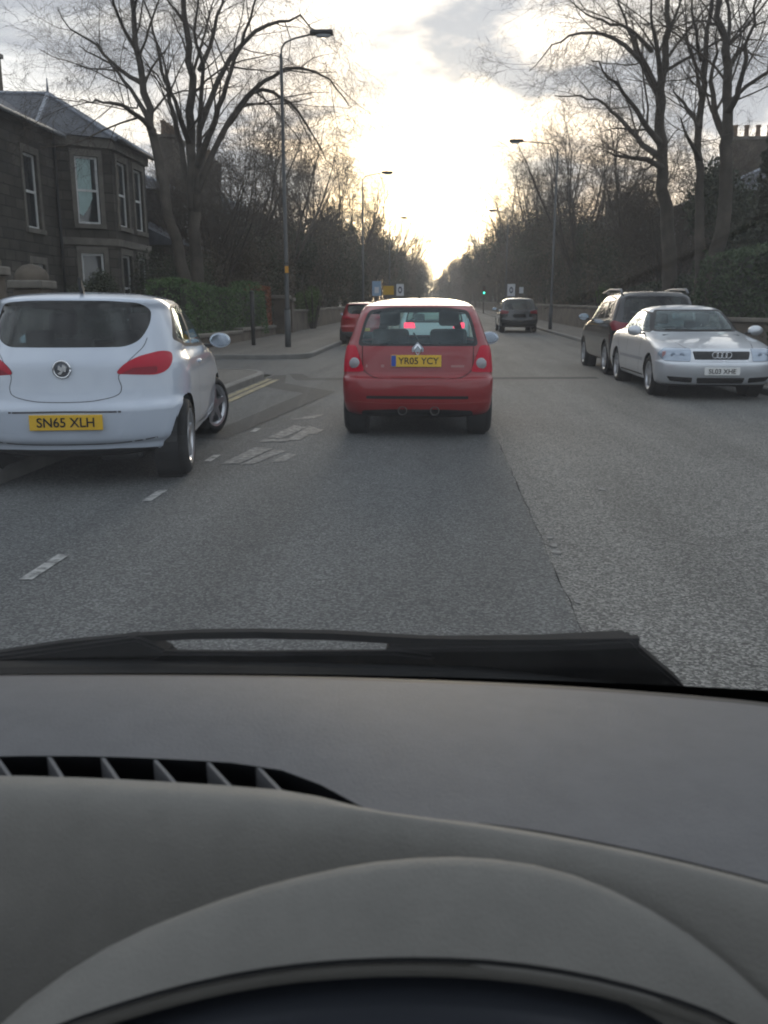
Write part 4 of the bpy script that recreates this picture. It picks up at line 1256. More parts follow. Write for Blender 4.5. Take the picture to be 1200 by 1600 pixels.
c2, hit = make_car('white_hatchback', 'white three-door hatchback nosing out of the left parking bay, rear plate yellow', 'car', corsa, (ox, oy, 0), YAW, R(-25))
c2.scale = (1, 1, 1.025)
p = hit(.02, .50, -1)
plate(c2, 'SN65 XLH', .02, p.y - .012, .515, -1, YPLATE, False, R(-3), .545, .115)
p = hit(0, .90, -1)
em = empty('tailgate_badge', (0, p.y - .012, .90), 0, c2)
vs, fs = [], []
t = TB(); t.tube([(.062 * cos(2 * pi * i / 24), 0, .062 * sin(2 * pi * i / 24)) for i in range(25)], .009, 6); t.build('ring', CHROME, em)
vs, fs = lathe([(0, 0), (.058, .004)], 24, 'y'); from_py('disc', vs, fs, mat('badge grey', (.10, .11, .13), .3, .7), em)
prism('emblem', [(-.035, -.03), (-.01, -.04), (.012, -.012), (.03, -.02), (.038, .02), (.012, .04), (.0, .012), (-.02, .03), (-.03, .0), (-.008, -.012)], -.008, .002, CHROME, em, 'y')
for s in (1, -1):
    strip_on('tailgate_gap', c2, hit, smoothline([(s * .585, 1.12), (s * .56, 1.05), (s * .47, .95), (s * .40, .84), (s * .42, .76), (s * .38, .70), (s * .2, .665), (0, .66)], 6), -1, .006, SEAMGREY)
strip_on('brake_light_bar', c2, hit, [(-.16, 1.412), (.16, 1.412)], -1, .03, mat('dark red bar', (.05, .004, .006), .2, coat=1))
strip_on('plate_shadow_gap', c2, hit, smoothline([(-.42, .585), (0, .592), (.42, .585)], 5), -1, .014, SEAMGREY)
strip_on('bumper_step', c2, hit, smoothline([(-.66, .37), (-.4, .345), (0, .34), (.4, .345), (.66, .37)], 5), -1, .010, SEAMGREY)
box('silencer', (.35, -.25, .24), (.35, .3, .12), BLACK, c2, .04)
bm = bmesh.new()
box_bm(bm, (0, 0, 0), (.025, .11, .075), .008, M(((1, 0, 0), (0, 1, 0), (0, -.8, 1))))
o = from_bm('roof_aerial', bm, BLACK, c2); o.location = (.06, -.05, 1.498)
# door gap and handle on the side that shows
hx_ = root_hitx[0]
def side_strip(name, root, pts, s, w, mt, hx_, up=.0015):
    vs, fs = [], []
    for i, (y, z) in enumerate(pts):
        a = V(pts[max(i - 1, 0)]); b = V(pts[min(i + 1, len(pts) - 1)])
        t = (b - a).normalized(); n = V((-t.y, t.x)) * w / 2
        for q in (1, -1):
            p = hx_(y + n.x * q, z + n.y * q, s)
            if p is None: return None
            vs.append(p + V((s * up, 0, 0)))
    return from_py(name, vs, [(2 * i, 2 * i + 1, 2 * i + 3, 2 * i + 2) for i in range(len(pts) - 1)], mt, root)
side_strip('door_gap', c2, smoothline([(.80, 1.02), (.77, .80), (.72, .55), (.66, .36), (1.2, .335), (1.78, .34)], 5), 1, .008, SEAMGREY, hx_)
side_strip('door_gap', c2, smoothline([(2.02, .97), (2.0, .75), (1.9, .5), (1.78, .34)], 5), 1, .008, SEAMGREY, hx_)
vs, fs = lathe([(0, -.1), (.016, -.09), (.02, 0), (.016, .09), (0, .1)], 10, 'y')
o = from_py('door_handle', vs, fs, WPAINT, c2, True); o.location = hx_(.95, .88, 1) + V((.006, 0, 0))

# ---- silver saloon parked on the right, facing the camera
SILVER = mat('silver paint', (0.66, 0.685, 0.72), 0.42, .6, coat=.9, var=.03, vscale=2)
audi_keys = [(.20, .25, .6, 2.6, 4.55, 0.48, 3.2, .76), (.25, .1, .65, 2.7, 4.70, 0.6, 3.2, .86), (.40, .02, .65, 2.8, 4.78, 0.64, 3.3, .90), (.52, 0, .62, 2.8, 4.80, 0.64, 3.3, .905), (.575, .01, .62, 2.8, 4.785, 0.64, 3.3, .905), (.60, .03, .6, 2.8, 4.735, 0.624, 3.3, .905),
             (.70, .06, .6, 2.8, 4.70, 0.624, 3.3, .90), (.765, .08, .6, 2.8, 4.63, 0.624, 3.2, .895), (.80, .09, .6, 2.8, 4.50, 0.624, 3.2, .89), (.86, .12, .58, 2.8, 4.22, 0.64, 3.1, .88), (.92, .18, .56, 2.6, 3.85, 0.7, 2.5, .86), (.97, .35, .5, 2.5, 3.52, 0.65, 2.4, .835),
             (1.0, .65, .5, 2.5, 3.34, 0.6, 2.4, .81), (1.05, .82, .5, 2.4, 3.22, 0.55, 2.4, .78), (1.2, 1.08, .5, 2.4, 2.97, 0.5, 2.4, .715), (1.33, 1.30, .45, 2.4, 2.73, 0.45, 2.4, .64), (1.385, 1.45, .45, 2.4, 2.58, 0.45, 2.4, .575), (1.42, 1.6, .4, 2.3, 2.42, 0.4, 2.3, .46),
             (1.44, 1.75, .28, 2.2, 2.28, 0.25, 2.2, .28), (1.45, 1.95, .06, 2, 2.1, 0.06, 2, .05)]
audi = dict(keys=audi_keys, ax=1.08, wb=2.76, wr=.32, rim=.215, track=1.56, tw=.21, style='five', paint=SILVER, mirror=(1.0, 3.12, 1.02), seats=2.35, dash=3.35, belt=.98,
            cuts=[('window_trim', 'y', 1, [(-.70, 1.0), (.70, 1.0), (.56, 1.365), (-.56, 1.365)], BLACK, .05),
                  ('windscreen', 'y', 1, [(-.66, 1.025), (.66, 1.025), (.53, 1.345), (-.53, 1.345)], CARGLASS, .06),
                  ('rear_window', 'y', -1, [(-.6, 1.04), (.6, 1.04), (.5, 1.34), (-.5, 1.34)], CARGLASS, .06),
                  ('window_trim', 'x', 0, [(.98, 1.02), (3.1, .99), (2.62, 1.31), (2.1, 1.365), (1.55, 1.33)], BLACK, .04),
                  ('side_window', 'x', 0, [(1.12, 1.045), (2.02, 1.03), (2.02, 1.34), (1.6, 1.31)], CARGLASS, .03),
                  ('side_window', 'x', 0, [(2.10, 1.03), (3.0, 1.015), (2.56, 1.285), (2.10, 1.34)], CARGLASS, .03),
                  ('grille', 'y', 1, [(-.40, .615), (.40, .615), (.43, .74), (-.43, .74)], mat('grille black', (.012, .012, .013), .45), .02),
                  ('head_light', 'y', 1, [(.46, .588), (.83, .595), (.885, .70), (.80, .785), (.445, .78)], mat('headlamp glass', (.36, .42, .50), .12, .3, coat=1), .03),
                  ('lower_intake', 'y', 1, [(-.34, .255), (.34, .255), (.36, .345), (-.36, .345)], BLACK, .02),
                  ('lower_intake', 'y', 1, [(.42, .265), (.72, .285), (.78, .36), (.42, .345)], BLACK, .02),
                  ('lower_lip', 'y', 1, [(-.8, .19), (.8, .19), (.8, .236), (-.8, .236)], BLACK, .01)])
AX_, AY_ = 4.33, 14.52
c3, hit = make_car('silver_saloon', 'silver saloon parked on the right facing the camera', 'car', audi, (AX_, AY_ + 2.76, gz(AY_)), pi + R(-.5))
p = hit(0, .43, 1)
plate(c3, 'SL03 XHE', .0, p.y + .012, .445, 1, WPLATE, False, 0, .53, .115)
p = hit(0, .68, 1)
em = empty('grille_badge', (0, p.y + .012, .685), 0, c3)
for i in range(4):
    t = TB(); cxx = (i - 1.5) * .066
    t.tube([(cxx + .044 * cos(2 * pi * j / 20), 0, .044 * sin(2 * pi * j / 20)) for j in range(21)], .0065, 5); t.build('ring', CHROME, em)
for z in (.64, .665, .71): strip_on('grille_bar', c3, hit, [(-.40, z), (0, z), (.40, z)], 1, .006, STEEL)
strip_on('grille_surround', c3, hit, [(-.40, .61), (0, .605), (.40, .61)], 1, .014, CHROME)
for s in (1, -1):
    strip_on('grille_surround', c3, hit, [(s * .425, .61), (s * .455, .745)], 1, .035, SILVER, .004)
    strip_on('bonnet_gap', c3, hit, smoothline([(s * .47, .60), (s * .45, .74), (s * .52, .80), (s * .62, .90)], 6), 1, .010, SEAMGREY)
    for x, rr in ((.58, .045), (.70, .045)):
        p = hit(s * x, .685, 1)
        o = from_py('lamp_reflector', *lathe([(0, .006), (rr * .7, .007), (rr * .8, .004)], 20, 'y'), mat('lamp inside', (.24, .29, .36), .2, .3), c3, True)
        o.location = p + V((0, .003, 0)); o.rotation_euler = (0, 0, -s * R(20))
    p = hit(s * .815, .68, 1)
    o = box('indicator', (0, 0, 0), (.06, .02, .11), mat('pink indicator', (.45, .25, .25), .2, coat=1), c3, .01); o.location = p; o.rotation_euler = (0, 0, -s * R(40))
t = TB(); t.tube([(-.52, 2.32, 1.035), (.1, 2.36, 1.03), (.55, 2.30, 1.04)], .012, 6); t.build('windscreen_wiper', BLACK, c3)

hx3 = root_hitx[0]
side_strip('door_gap', c3, smoothline([(2.02, .98), (2.08, .75), (2.05, .45), (2.0, .33)], 5), 1, .010, SEAMGREY, hx3)
side_strip('door_gap', c3, smoothline([(.98, .99), (.98, .7), (.94, .33)], 5), 1, .010, SEAMGREY, hx3)
side_strip('door_gap', c3, smoothline([(.02, .99), (.1, .8), (.33, .62), (.40, .45)], 5), 1, .010, SEAMGREY, hx3)
side_strip('rubbing_strip', c3, [(.42, .56), (1.2, .56), (2.35, .56)], 1, .05, mat('grey rubbing strip', (.25, .26, .28), .5), hx3, .006)
side_strip('sill_shadow', c3, [(.45, .30), (1.2, .30), (2.3, .30)], 1, .03, BLACK, hx3)
# ---- taller cars
def suv_keys(L, W, Hh):
    w = W / 2; k = Hh / 1.68
    return [(z * k, yr, ar, nr, L - f, af, nf, w * q) for z, yr, ar, nr, f, af, nf, q in
            [(.26, .25, .5, 2.8, .3, .5, 2.5, .84), (.32, .08, .5, 3, .12, .6, 2.5, .95), (.48, .0, .45, 3, .02, .7, 2.5, .99), (.62, 0, .42, 3, 0, .75, 2.5, 1.0), (.72, .04, .42, 3, .04, .75, 2.5, 1.0), (.88, .07, .42, 3, .12, .8, 2.4, .99),
             (1.0, .09, .42, 3, .5, .8, 2.4, .975), (1.08, .12, .42, 3, 1.05, .7, 2.4, .955), (1.15, .16, .42, 3, 1.25, .6, 2.4, .93), (1.35, .27, .42, 3, 1.6, .5, 2.4, .86), (1.52, .36, .42, 2.8, 1.95, .5, 2.4, .79), (1.60, .42, .42, 2.6, 2.15, .5, 2.3, .72),
             (1.64, .52, .45, 2.5, 2.3, .45, 2.3, .62), (1.67, .8, .4, 2.3, 2.6, .4, 2.2, .42), (1.68, 1.2, .1, 2, 3.0, .1, 2, .08)]]
def suv_spec(L, W, Hh, paint, rail=None, gl=TINTGLASS):
    k = Hh / 1.68; w = W / 2
    sc2 = lambda P: [(a * w / .92, b * k) for a, b in P]
    sx_ = lambda P: [(a, b * k) for a, b in P]
    return dict(keys=suv_keys(L, W, Hh), ax=.9, wb=L - 1.85, wr=.345, rim=.225, track=W - .25, tw=.22, style='five', paint=paint, mirror=(w + .12, L - 1.6, 1.15 * k), seats=1.9, dash=L - 1.6, belt=1.05 * k, seat_h=.66, gap=.05,
                cuts=[('rear_window', 'y', -1, sc2([(-.70, 1.10), (.70, 1.10), (.66, 1.4), (.60, 1.56), (-.60, 1.56), (-.66, 1.4)]), gl, .05),
                      ('windscreen', 'y', 1, sc2([(-.7, 1.16), (.7, 1.16), (.6, 1.56), (-.6, 1.56)]), CARGLASS, .05),
                      ('window_trim', 'x', 0, sx_([(.55, 1.12), (L - 1.5, 1.09), (L - 2.05, 1.53), (1.5, 1.585), (.8, 1.54)]), BLACK, .05),
                      ('side_window', 'x', 0, sx_([(.7, 1.16), (1.35, 1.13), (1.35, 1.545), (.9, 1.51)]), gl, .03),
                      ('side_window', 'x', 0, sx_([(1.43, 1.13), (2.2, 1.12), (2.2, 1.555), (1.43, 1.55)]), gl, .03),
                      ('side_window', 'x', 0, sx_([(2.28, 1.12), (L - 1.62, 1.115), (L - 2.1, 1.50), (2.28, 1.555)]), CARGLASS, .03),
                      ('tail_light', 'y', -1, sc2([(.52, .93), (.885, .90), (.90, 1.03), (.86, 1.10), (.74, 1.06), (.52, 1.03)]), mat('deep red lens', (.20, .004, .014), .3, coat=.5), .03),
                      ('lower_bumper', 'y', -1, sc2([(-.75, .22), (.75, .22), (.85, .45), (-.85, .45)]), BLACK, .02),
                      ('head_light', 'y', 1, sc2([(.4, .78), (.84, .80), (.8, .95), (.5, .9)]), CLEARLENS, .03)])
DPAINT = mat('black car paint', (0.010, 0.011, 0.013), 0.2, 0, coat=.7)
s1 = suv_spec(4.55, 1.84, 1.72, DPAINT)
c4, hit = make_car('dark_off_roader', 'black off-roader with silver roof rails parked beyond the silver saloon', 'car', s1, (4.38, 18.75, gz(18.75)), 0)
for s in (1, -1):
    t = TB(); t.tube([(s * .66, -.25, 1.66), (s * .66, -.1, 1.735), (s * .65, 1.1, 1.755), (s * .64, 1.9, 1.70)], .026, 8); t.build('roof_rail', mat('satin rail', (.22, .22, .23), .5, .5), c4)
    strip_on('tailgate_gap', c4, hit, smoothline([(s * .56, .92), (s * .58, .75), (s * .5, .66), (0, .65)], 5), -1, .01, GAP)
p = hit(0, .8, -1); plate(c4, 'SK12 OTF', 0, p.y - .012, .80, -1, YPLATE) if False else box('plate_recess', (0, p.y, .80), (.6, .03, .16), BLACK, c4, .01)
t = TB(); t.tube([(0.05, -.1, 1.71), (.05, -.2, 1.79)], [.012, .006], 6); t.build('aerial', BLACK, c4)
GPAINT = mat('dark grey car paint', (0.02, 0.021, 0.023), 0.14, 0, coat=1.0)
s2 = suv_spec(4.4, 1.84, 1.66, GPAINT)
c5, hit = make_car('dark_crossover', 'dark grey crossover driving away far down the right side', 'car', s2, (3.85, 44.0, gz(44)), 0)
p = hit(0, .8, -1); box('plate_recess', (0, p.y, .80), (.6, .03, .16), BLACK, c5, .01)
# ---- red hatchback parked far left; grey hatchback seen through the near one's glass
RED2 = mat('dark red paint', (0.34, 0.02, 0.024), 0.35, coat=1.0)
h1 = dict(corsa); h1.update(paint=RED2, style='cover', cuts=[c if c[4] is not WPAINT else c[:4] + (RED2,) + c[5:] for c in corsa['cuts']])
h1['cuts'] = [c for c in h1['cuts'] if c[0] not in ('bumper_pocket', 'fuel_flap')] + [('lower_bumper', 'y', -1, [(-.82, .2), (.82, .2), (.86, .44), (-.86, .44)], mat('grey bumper', (.10, .105, .11), .6), .02)]
c6, hit = make_car('red_parked_hatchback', 'dark red hatchback parked by the left kerb, half hidden by the nearer red car', 'car', h1, (-2.72, 31.9, gz(31.9)), 0)
p = hit(0, .56, -1); box('plate_recess', (0, p.y, .52), (.52, .02, .11), YPLATE, c6, .005)
BRAKE = emit('lit brake light', (1.0, 0.04, 0.09), 1.5, (.5, .02, .04))
GREY2 = mat('pale grey paint', (0.44, 0.48, 0.49), 0.35, .3, coat=1.0)
h2 = dict(clio); h2.update(paint=GREY2, seat_h=.42, cuts=[(c[0], c[1], c[2], c[3], BRAKE if c[0] == 'tail_light' else c[4]) + tuple(c[5:]) for c in clio['cuts']])
h2['cuts'] = [c for c in h2['cuts'] if c[0] != 'tail_light'] + [('tail_light', 'y', -1, [(.42, .87), (.68, .87), (.68, .985), (.45, .985)], BRAKE, .02)]
c7, hit = make_car('pale_hatchback', 'pale hatchback with lit brake lights seen through the red car rear window', 'car', h2, (-.12, 20.4, gz(20.4)), 0)
c7.scale = (1, 1, 1.05)
HERO={
 'A':[
    [(-7.55, 26.0, 0.71), (-7.58, 26.0, 2.19), (-7.83, 26.0, 3.99), (-8.12, 26.2, 5.34), (-8.41, 26.4, 6.59), (-8.62, 26.5, 7.89), (-8.76, 26.6, 9.09), (-8.9, 26.7, 10.11), (-8.99, 26.9, 11.96)] ,
    [(-8.34, 26.4, 6.41), (-8.52, 25.6, 6.68), (-8.84, 25.0, 6.84), (-9.23, 24.4, 6.8), (-9.48, 23.8, 6.64)] ,
    [(-8.63, 26.5, 7.72), (-9.45, 27.2, 8.24), (-10.39, 27.8, 9.11), (-11.38, 28.4, 9.74), (-12.08, 29.0, 10.55)] ,
    [(-8.76, 26.6, 8.59), (-9.03, 26.0, 9.25), (-9.03, 25.4, 9.85), (-8.98, 25.0, 10.78)] ,
    [(-8.47, 26.4, 6.76), (-9.3, 27.5, 7.79), (-10.29, 28.5, 8.76), (-11.53, 29.2, 9.51)] ,
    [(-8.8, 26.6, 9.59), (-8.29, 26.2, 10.57), (-7.79, 26.0, 11.74)] ,
 ],
 'B':[
    [(-7.58, 27.5, 0.47), (-7.58, 27.5, 2.24), (-7.6, 27.5, 3.76), (-7.59, 27.5, 5.07), (-7.6, 27.7, 6.74), (-7.52, 27.8, 8.19), (-7.66, 28.0, 9.47), (-7.74, 28.1, 10.71), (-7.82, 28.3, 12.47)] ,
    [(-7.51, 27.5, 4.32), (-7.26, 27.1, 5.91), (-7.05, 26.9, 7.45), (-6.97, 26.7, 8.75), (-6.92, 26.5, 9.84), (-6.71, 26.3, 11.52)] ,
    [(-7.61, 27.5, 4.33), (-8.03, 28.0, 6.25), (-8.36, 28.4, 7.62), (-8.7, 28.7, 8.97), (-9.07, 29.0, 10.14), (-9.55, 29.5, 11.56)] ,
    [(-7.63, 27.7, 6.2), (-7.71, 26.9, 6.94), (-7.87, 26.5, 7.88), (-7.99, 26.2, 8.72)] ,
    [(-7.3, 27.1, 5.55), (-6.57, 26.5, 6.67), (-6.06, 26.1, 7.59), (-5.57, 25.7, 8.46), (-5.1, 25.3, 9.28), (-4.73, 24.9, 10.35)] ,
    [(-7.39, 27.3, 4.86), (-6.78, 28.1, 6.62), (-6.03, 28.5, 7.79), (-5.19, 28.9, 8.51), (-4.33, 29.2, 8.75), (-3.56, 29.4, 8.42), (-2.97, 29.5, 7.69)] ,
    [(-6.79, 28.1, 6.53), (-6.48, 29.1, 7.56), (-5.72, 29.5, 8.2), (-4.86, 29.8, 7.87), (-4.18, 30.0, 6.94), (-3.68, 30.1, 5.97)] ,
    [(-7.01, 26.8, 8.11), (-6.66, 27.3, 9.25), (-6.42, 27.7, 10.55), (-6.22, 27.9, 11.95)] ,
    [(-7.14, 27.0, 6.6), (-6.33, 27.8, 8.69), (-5.24, 28.3, 9.68), (-4.33, 28.7, 9.96), (-3.51, 29.1, 9.53)] ,
 ],
 'C':[
    [(7.96, 31.0, 0.17), (7.78, 31.0, 2.53), (7.58, 31.0, 4.19), (7.33, 31.0, 5.81), (7.15, 31.0, 7.19), (7.11, 31.0, 8.35), (7.22, 31.3, 9.48), (7.26, 31.5, 10.76), (7.27, 31.8, 12.72)] ,
    [(7.09, 31.0, 8.55), (6.74, 30.5, 9.55), (6.43, 30.1, 10.36), (6.09, 29.6, 11.95)] ,
    [(7.04, 31.0, 8.16), (6.7, 31.8, 9.13), (6.28, 32.4, 10.28), (6.01, 33.0, 11.44), (5.69, 33.5, 12.99)] ,
    [(6.9, 31.9, 9.74), (6.13, 31.2, 10.13), (5.3, 30.6, 10.25), (4.39, 30.0, 10.36), (3.62, 29.5, 10.76)] ,
    [(7.19, 31.0, 6.7), (6.56, 30.2, 7.05), (5.85, 29.6, 7.68), (5.11, 29.0, 8.28), (4.42, 28.4, 8.54)] ,
    [(7.17, 31.0, 6.31), (6.84, 32.0, 6.88), (6.3, 32.8, 7.75), (5.73, 33.5, 8.42), (4.89, 34.0, 8.86), (4.05, 34.6, 8.96)] ,
    [(7.28, 31.0, 5.97), (6.54, 30.0, 6.05), (5.67, 29.2, 6.03), (4.97, 28.6, 6.12)] ,
    [(6.63, 31.8, 9.33), (5.78, 32.6, 10.34), (4.7, 33.4, 10.78), (3.8, 34.0, 10.45), (3.19, 34.4, 9.83)] ,
    [(7.23, 31.3, 9.95), (7.65, 31.8, 11.04), (7.95, 32.2, 12.48)] ,
 ],
 'D':[
    [(7.8, 27.0, 0.33), (7.63, 27.0, 2.37), (7.52, 27.0, 4.17), (7.38, 27.0, 5.74), (7.38, 27.2, 7.14), (7.37, 27.4, 8.37), (7.53, 27.7, 9.61), (7.6, 28.0, 11.34)] ,
    [(7.31, 27.3, 8.26), (6.92, 26.7, 8.84), (6.71, 26.4, 9.54), (6.49, 26.1, 10.83)] ,
    [(7.34, 27.0, 6.43), (7.17, 27.8, 7.1), (6.96, 28.2, 7.54), (6.85, 28.6, 7.99)] ,
    [(7.36, 27.2, 7.31), (7.43, 28.2, 8.23), (7.22, 28.8, 9.26), (7.07, 29.3, 10.45)] ,
    [(7.41, 27.0, 5.57), (6.75, 26.2, 6.12), (6.38, 25.7, 6.51)] ,
 ],
 'E':[
    [(7.81, 26.0, 0.28), (7.82, 26.0, 2.33), (7.88, 26.0, 4.06), (7.85, 26.0, 5.41), (7.79, 26.0, 6.39), (7.75, 26.2, 7.41), (7.61, 26.4, 8.58), (7.45, 26.6, 9.59), (7.3, 26.8, 11.22)] ,
    [(7.79, 26.0, 6.64), (7.81, 25.5, 6.93), (7.82, 25.2, 7.48), (7.76, 24.8, 8.13), (7.78, 24.4, 8.75), (7.74, 24.0, 9.75)] ,
    [(7.66, 26.2, 8.05), (7.9, 26.9, 9.04), (7.92, 27.4, 10.16), (8.01, 27.8, 11.42)] ,
    [(7.82, 26.0, 5.9), (7.63, 26.6, 6.68), (7.56, 27.0, 7.6), (7.72, 27.3, 8.5), (7.68, 27.6, 9.57)] ,
    [(7.72, 26.2, 7.73), (8.22, 26.9, 8.39), (8.68, 27.4, 9.01), (9.22, 27.8, 9.44)] ,
 ],
}
# ------------------------------------------------------------------ bare trees
def sprout(tb, p, d, L, r, lev, cfg, rng):
    n = cfg['seg'][lev]; st = L / n
    pts = [p.copy()]; rad = [r]
    d = d.normalized()
    for i in range(n):
        d = (d + V((rng.gauss(0, 1), rng.gauss(0, 1), rng.gauss(0, 1))) * cfg['wob'][lev] + V((0, 0, cfg['trop'][lev]))).normalized()
        p = p + d * st
        pts.append(p.copy()); rad.append(r * (1 - (i + 1) / n * (1 - cfg['tip'])))
    tb.tube(pts, rad, cfg['sides'][lev], False)
    if lev + 1 < len(cfg['seg']): children(tb, pts, rad, L, lev, cfg, rng)
def children(tb, pts, rad, L, lev, cfg, rng, t0=.2, count=None):
    n = len(pts) - 1
    k = count or cfg['kids'][lev]
    for c in range(k):
        t = t0 + (1 - t0) * (c + rng.random()) / k
        x = min(t, .999) * n; i = int(x); f = x - i
        q = pts[i] * (1 - f) + pts[i + 1] * f
        ax = (pts[i + 1] - pts[i]).normalized()
        o = ax.orthogonal().normalized(); o.rotate(M.Rotation(rng.uniform(0, 6.28), 3, ax))
        an = R(rng.uniform(*cfg['ang'][lev]))
        d = ax * cos(an) + o * sin(an)
        rr = (rad[i] * (1 - f) + rad[i + 1] * f) * rng.uniform(*cfg['rf'])
        sprout(tb, q, d, cfg['len'][lev + 1] * rng.uniform(.6, 1.25) * (1.15 - .55 * t), max(rr, cfg['rmin']), lev + 1, cfg, rng)
HC = dict(seg=[5, 5, 4, 3, 2], wob=[.08, .14, .16, .18, .16], trop=[.06, .03, .0, -.03, -.06], tip=.35, sides=[8, 5, 4, 3, 3], kids=[9, 6, 5, 3, 0], rf=(.28, .48),
          ang=[(30, 55), (28, 60), (25, 65), (25, 70)], len=[6, 2.6, 1.5, .85, .5], rmin=.0035)
def cfg_(**k):
    c = dict(HC); c.update(k); return c
def bez(limb, n=3):
    L = [V(p) for p in catmull([tuple(p) for p in limb], n)]
    rj = random.Random(int(abs(limb[-1][0]) * 1000))
    return [p + V((rj.gauss(0, .045), rj.gauss(0, .06), rj.gauss(0, .045))) * (min(i, 8) / 8) for i, p in enumerate(L)]
def hero_tree(key, label, r0, seed, rl=.5, cfg=HC):
    rng = random.Random(seed)
    limbs = HERO[key]
    base = V(limbs[0][0]); base.z = gz(base.y) - .1
    root = tag(empty('bare_tree', base), label, 'tree', 'tall bare street trees')
    tr, cr = TB(), TB()
    for i, lb in enumerate(limbs):
        pts = [p - base for p in bez([tuple(base)] + lb if i == 0 else lb)]
        if i == 0:
            main = pts; n = len(pts)
            rad = [r0 * (1 - .80 * (k / (n - 1)) ** .9) * (1.35 if k == 0 else 1.12 if k < 3 else 1) for k in range(n)]
            mrad = rad
            tr.tube(pts, rad, 12)
            a = n // 2
            children(cr, pts[a:], rad[a:], 6, 0, cfg, rng, .1, 7)
        else:
            j = min(range(len(main)), key=lambda q: (main[q] - pts[0]).length)
            rs = min(mrad[j] * .8, r0 * rl); n = len(pts)
            rad = [rs * (1 - .88 * (k / (n - 1)) ** .8) for k in range(n)]
            tr.tube(pts, rad, 8)
            children(cr, pts, rad, 4, 0, cfg, rng, .15, 8)
    tr.build('trunk', BARK, root); cr.build('crown', TWIG, root, False)
    return root
DROOP = cfg_(trop=[.02, -.02, -.08, -.14, -.16], kids=[9, 6, 5, 4, 0])
hero_tree('A', 'tall bare tree with one leaning stem and low side branch in front of the villa', .22, 1)
hero_tree('B', 'many-stemmed bare tree whose drooping twigs hang behind the street lamp', .25, 2, .46, DROOP)
hero_tree('C', 'thick bare trunk with long arching branches reaching out over the road', .31, 3, .40)
hero_tree('D', 'slender forked bare tree, middle of the three on the right', .19, 4, .6)
hero_tree('E', 'bare tree with a wide fork, outermost of the three on the right', .27, 5, .6)

def street_tree_mesh(seed, h, cfg, stems=1, spread=.5):
    rng = random.Random(seed)
    tr, cr = TB(), TB()
    for s in range(stems):
        a = rng.uniform(0, 6.28)
        p = V((cos(a) * .15 * (stems > 1), sin(a) * .15 * (stems > 1), -.1)); d = V((cos(a) * .1 * (stems > 1), sin(a) * .1 * (stems > 1), 1)).normalized()
        fork = h * rng.uniform(.16, .28)
        r = h * .016
        pts = [p, p + d * fork * .5, p + d * fork]
        tr.tube(pts, [r * 1.3, r * 1.05, r], 9)
        top = pts[-1]
        for k in range(rng.randint(4, 6)):
            w = a + k * 2.4 + rng.uniform(-.4, .4)
            dd = V((cos(w) * rng.uniform(.15, spread), sin(w) * rng.uniform(.15, spread), 1)).normalized()
            L = (h - fork) * rng.uniform(.72, 1.0)
            lp = [top]; dcur = dd
            for q in range(6):
                dcur = (dcur + V((rng.gauss(0, .1), rng.gauss(0, .1), .10))).normalized()
                lp.append(lp[-1] + dcur * L / 6)
            lr = [r * .52 * (1 - .88 * q / 6) for q in range(7)]
            tr.tube(lp, lr, 7)
            children(cr, lp, lr, L, 0, cfg, rng, .15, 10)
    t = bpy.data.objects
    a_ = tr.build('trunk', BARK); b_ = cr.build('crown', TWIG, None, False)
    m = (a_.data, b_.data)
    t.remove(a_); t.remove(b_)
    return m
SC_ = cfg_(seg=[5, 4, 4, 3], wob=[.08, .14, .16, .16], trop=[.06, .05, .02, 0], kids=[10, 7, 5, 0], sides=[7, 4, 3, 3], len=[6, 2.8, 1.6, .95], rmin=.009)
TM = [street_tree_mesh(21, 14, SC_), street_tree_mesh(22, 14, SC_, 2), street_tree_mesh(23, 14, SC_, 1, .75), street_tree_mesh(24, 9, SC_, 3, .9), street_tree_mesh(25, 13, cfg_(**{**SC_, 'trop': [.02, 0, -.05, -.08]}), 1, .8)]
def bare(label, x, y, i, s, rz, sz=1.0, group='bare trees lining the street'):
    r = tag(empty('bare_tree', (x, y, gz(y)), rz), label, 'tree', group)
    r.scale = (s, s, s * sz)
    inst('trunk', TM[i][0], r); inst('crown', TM[i][1], r)
    return r
ordn = ['first', 'second', 'third', 'fourth', 'fifth', 'sixth', 'seventh', 'eighth', 'ninth', 'tenth', 'eleventh', 'twelfth', 'thirteenth', 'fourteenth', 'fifteenth', 'sixteenth']
LT = [(-9.6, 37.5, 3, .95, .3), (-9.0, 43.0, 2, .85, 1.2), (-8.6, 51, 4, .95, 2.2), (-9.2, 58, 0, .92, .5), (-8.4, 66, 1, .95, 4.0), (-8.8, 75, 2, 1.02, 3.1), (-8.2, 86, 0, 1.05, 5.2), (-8.5, 98, 1, 1.08, 1.9), (-8.0, 112, 4, 1.15, .8), (-7.8, 128, 0, 1.2, 2.7), (-7.6, 148, 2, 1.25, 4.4), (-7.4, 172, 1, 1.35, .2), (-7.2, 205, 0, 1.4, 3.3), (-7.0, 250, 2, 1.5, 1.4), (-6.8, 300, 1, 1.5, 2.2)]
RT = [(10.2, 39.5, 3, .85, 1.0), (9.8, 46, 2, .74, 2.0), (10.6, 52, 0, .90, .4), (9.2, 58, 1, .95, 3.6), (9.8, 66, 2, 1.05, 5.0), (9.0, 74, 4, 1.1, 1.7), (9.4, 84, 0, 1.12, 2.6), (8.9, 96, 1, 1.15, .9), (8.7, 110, 2, 1.2, 4.1), (8.4, 126, 4, 1.25, 3.0), (8.2, 146, 0, 1.25, 5.5), (8.0, 170, 1, 1.3, 1.1), (7.8, 205, 2, 1.3, 2.3), (7.4, 250, 0, 1.35, 4.8), (7.0, 300, 1, 1.4, .6)]
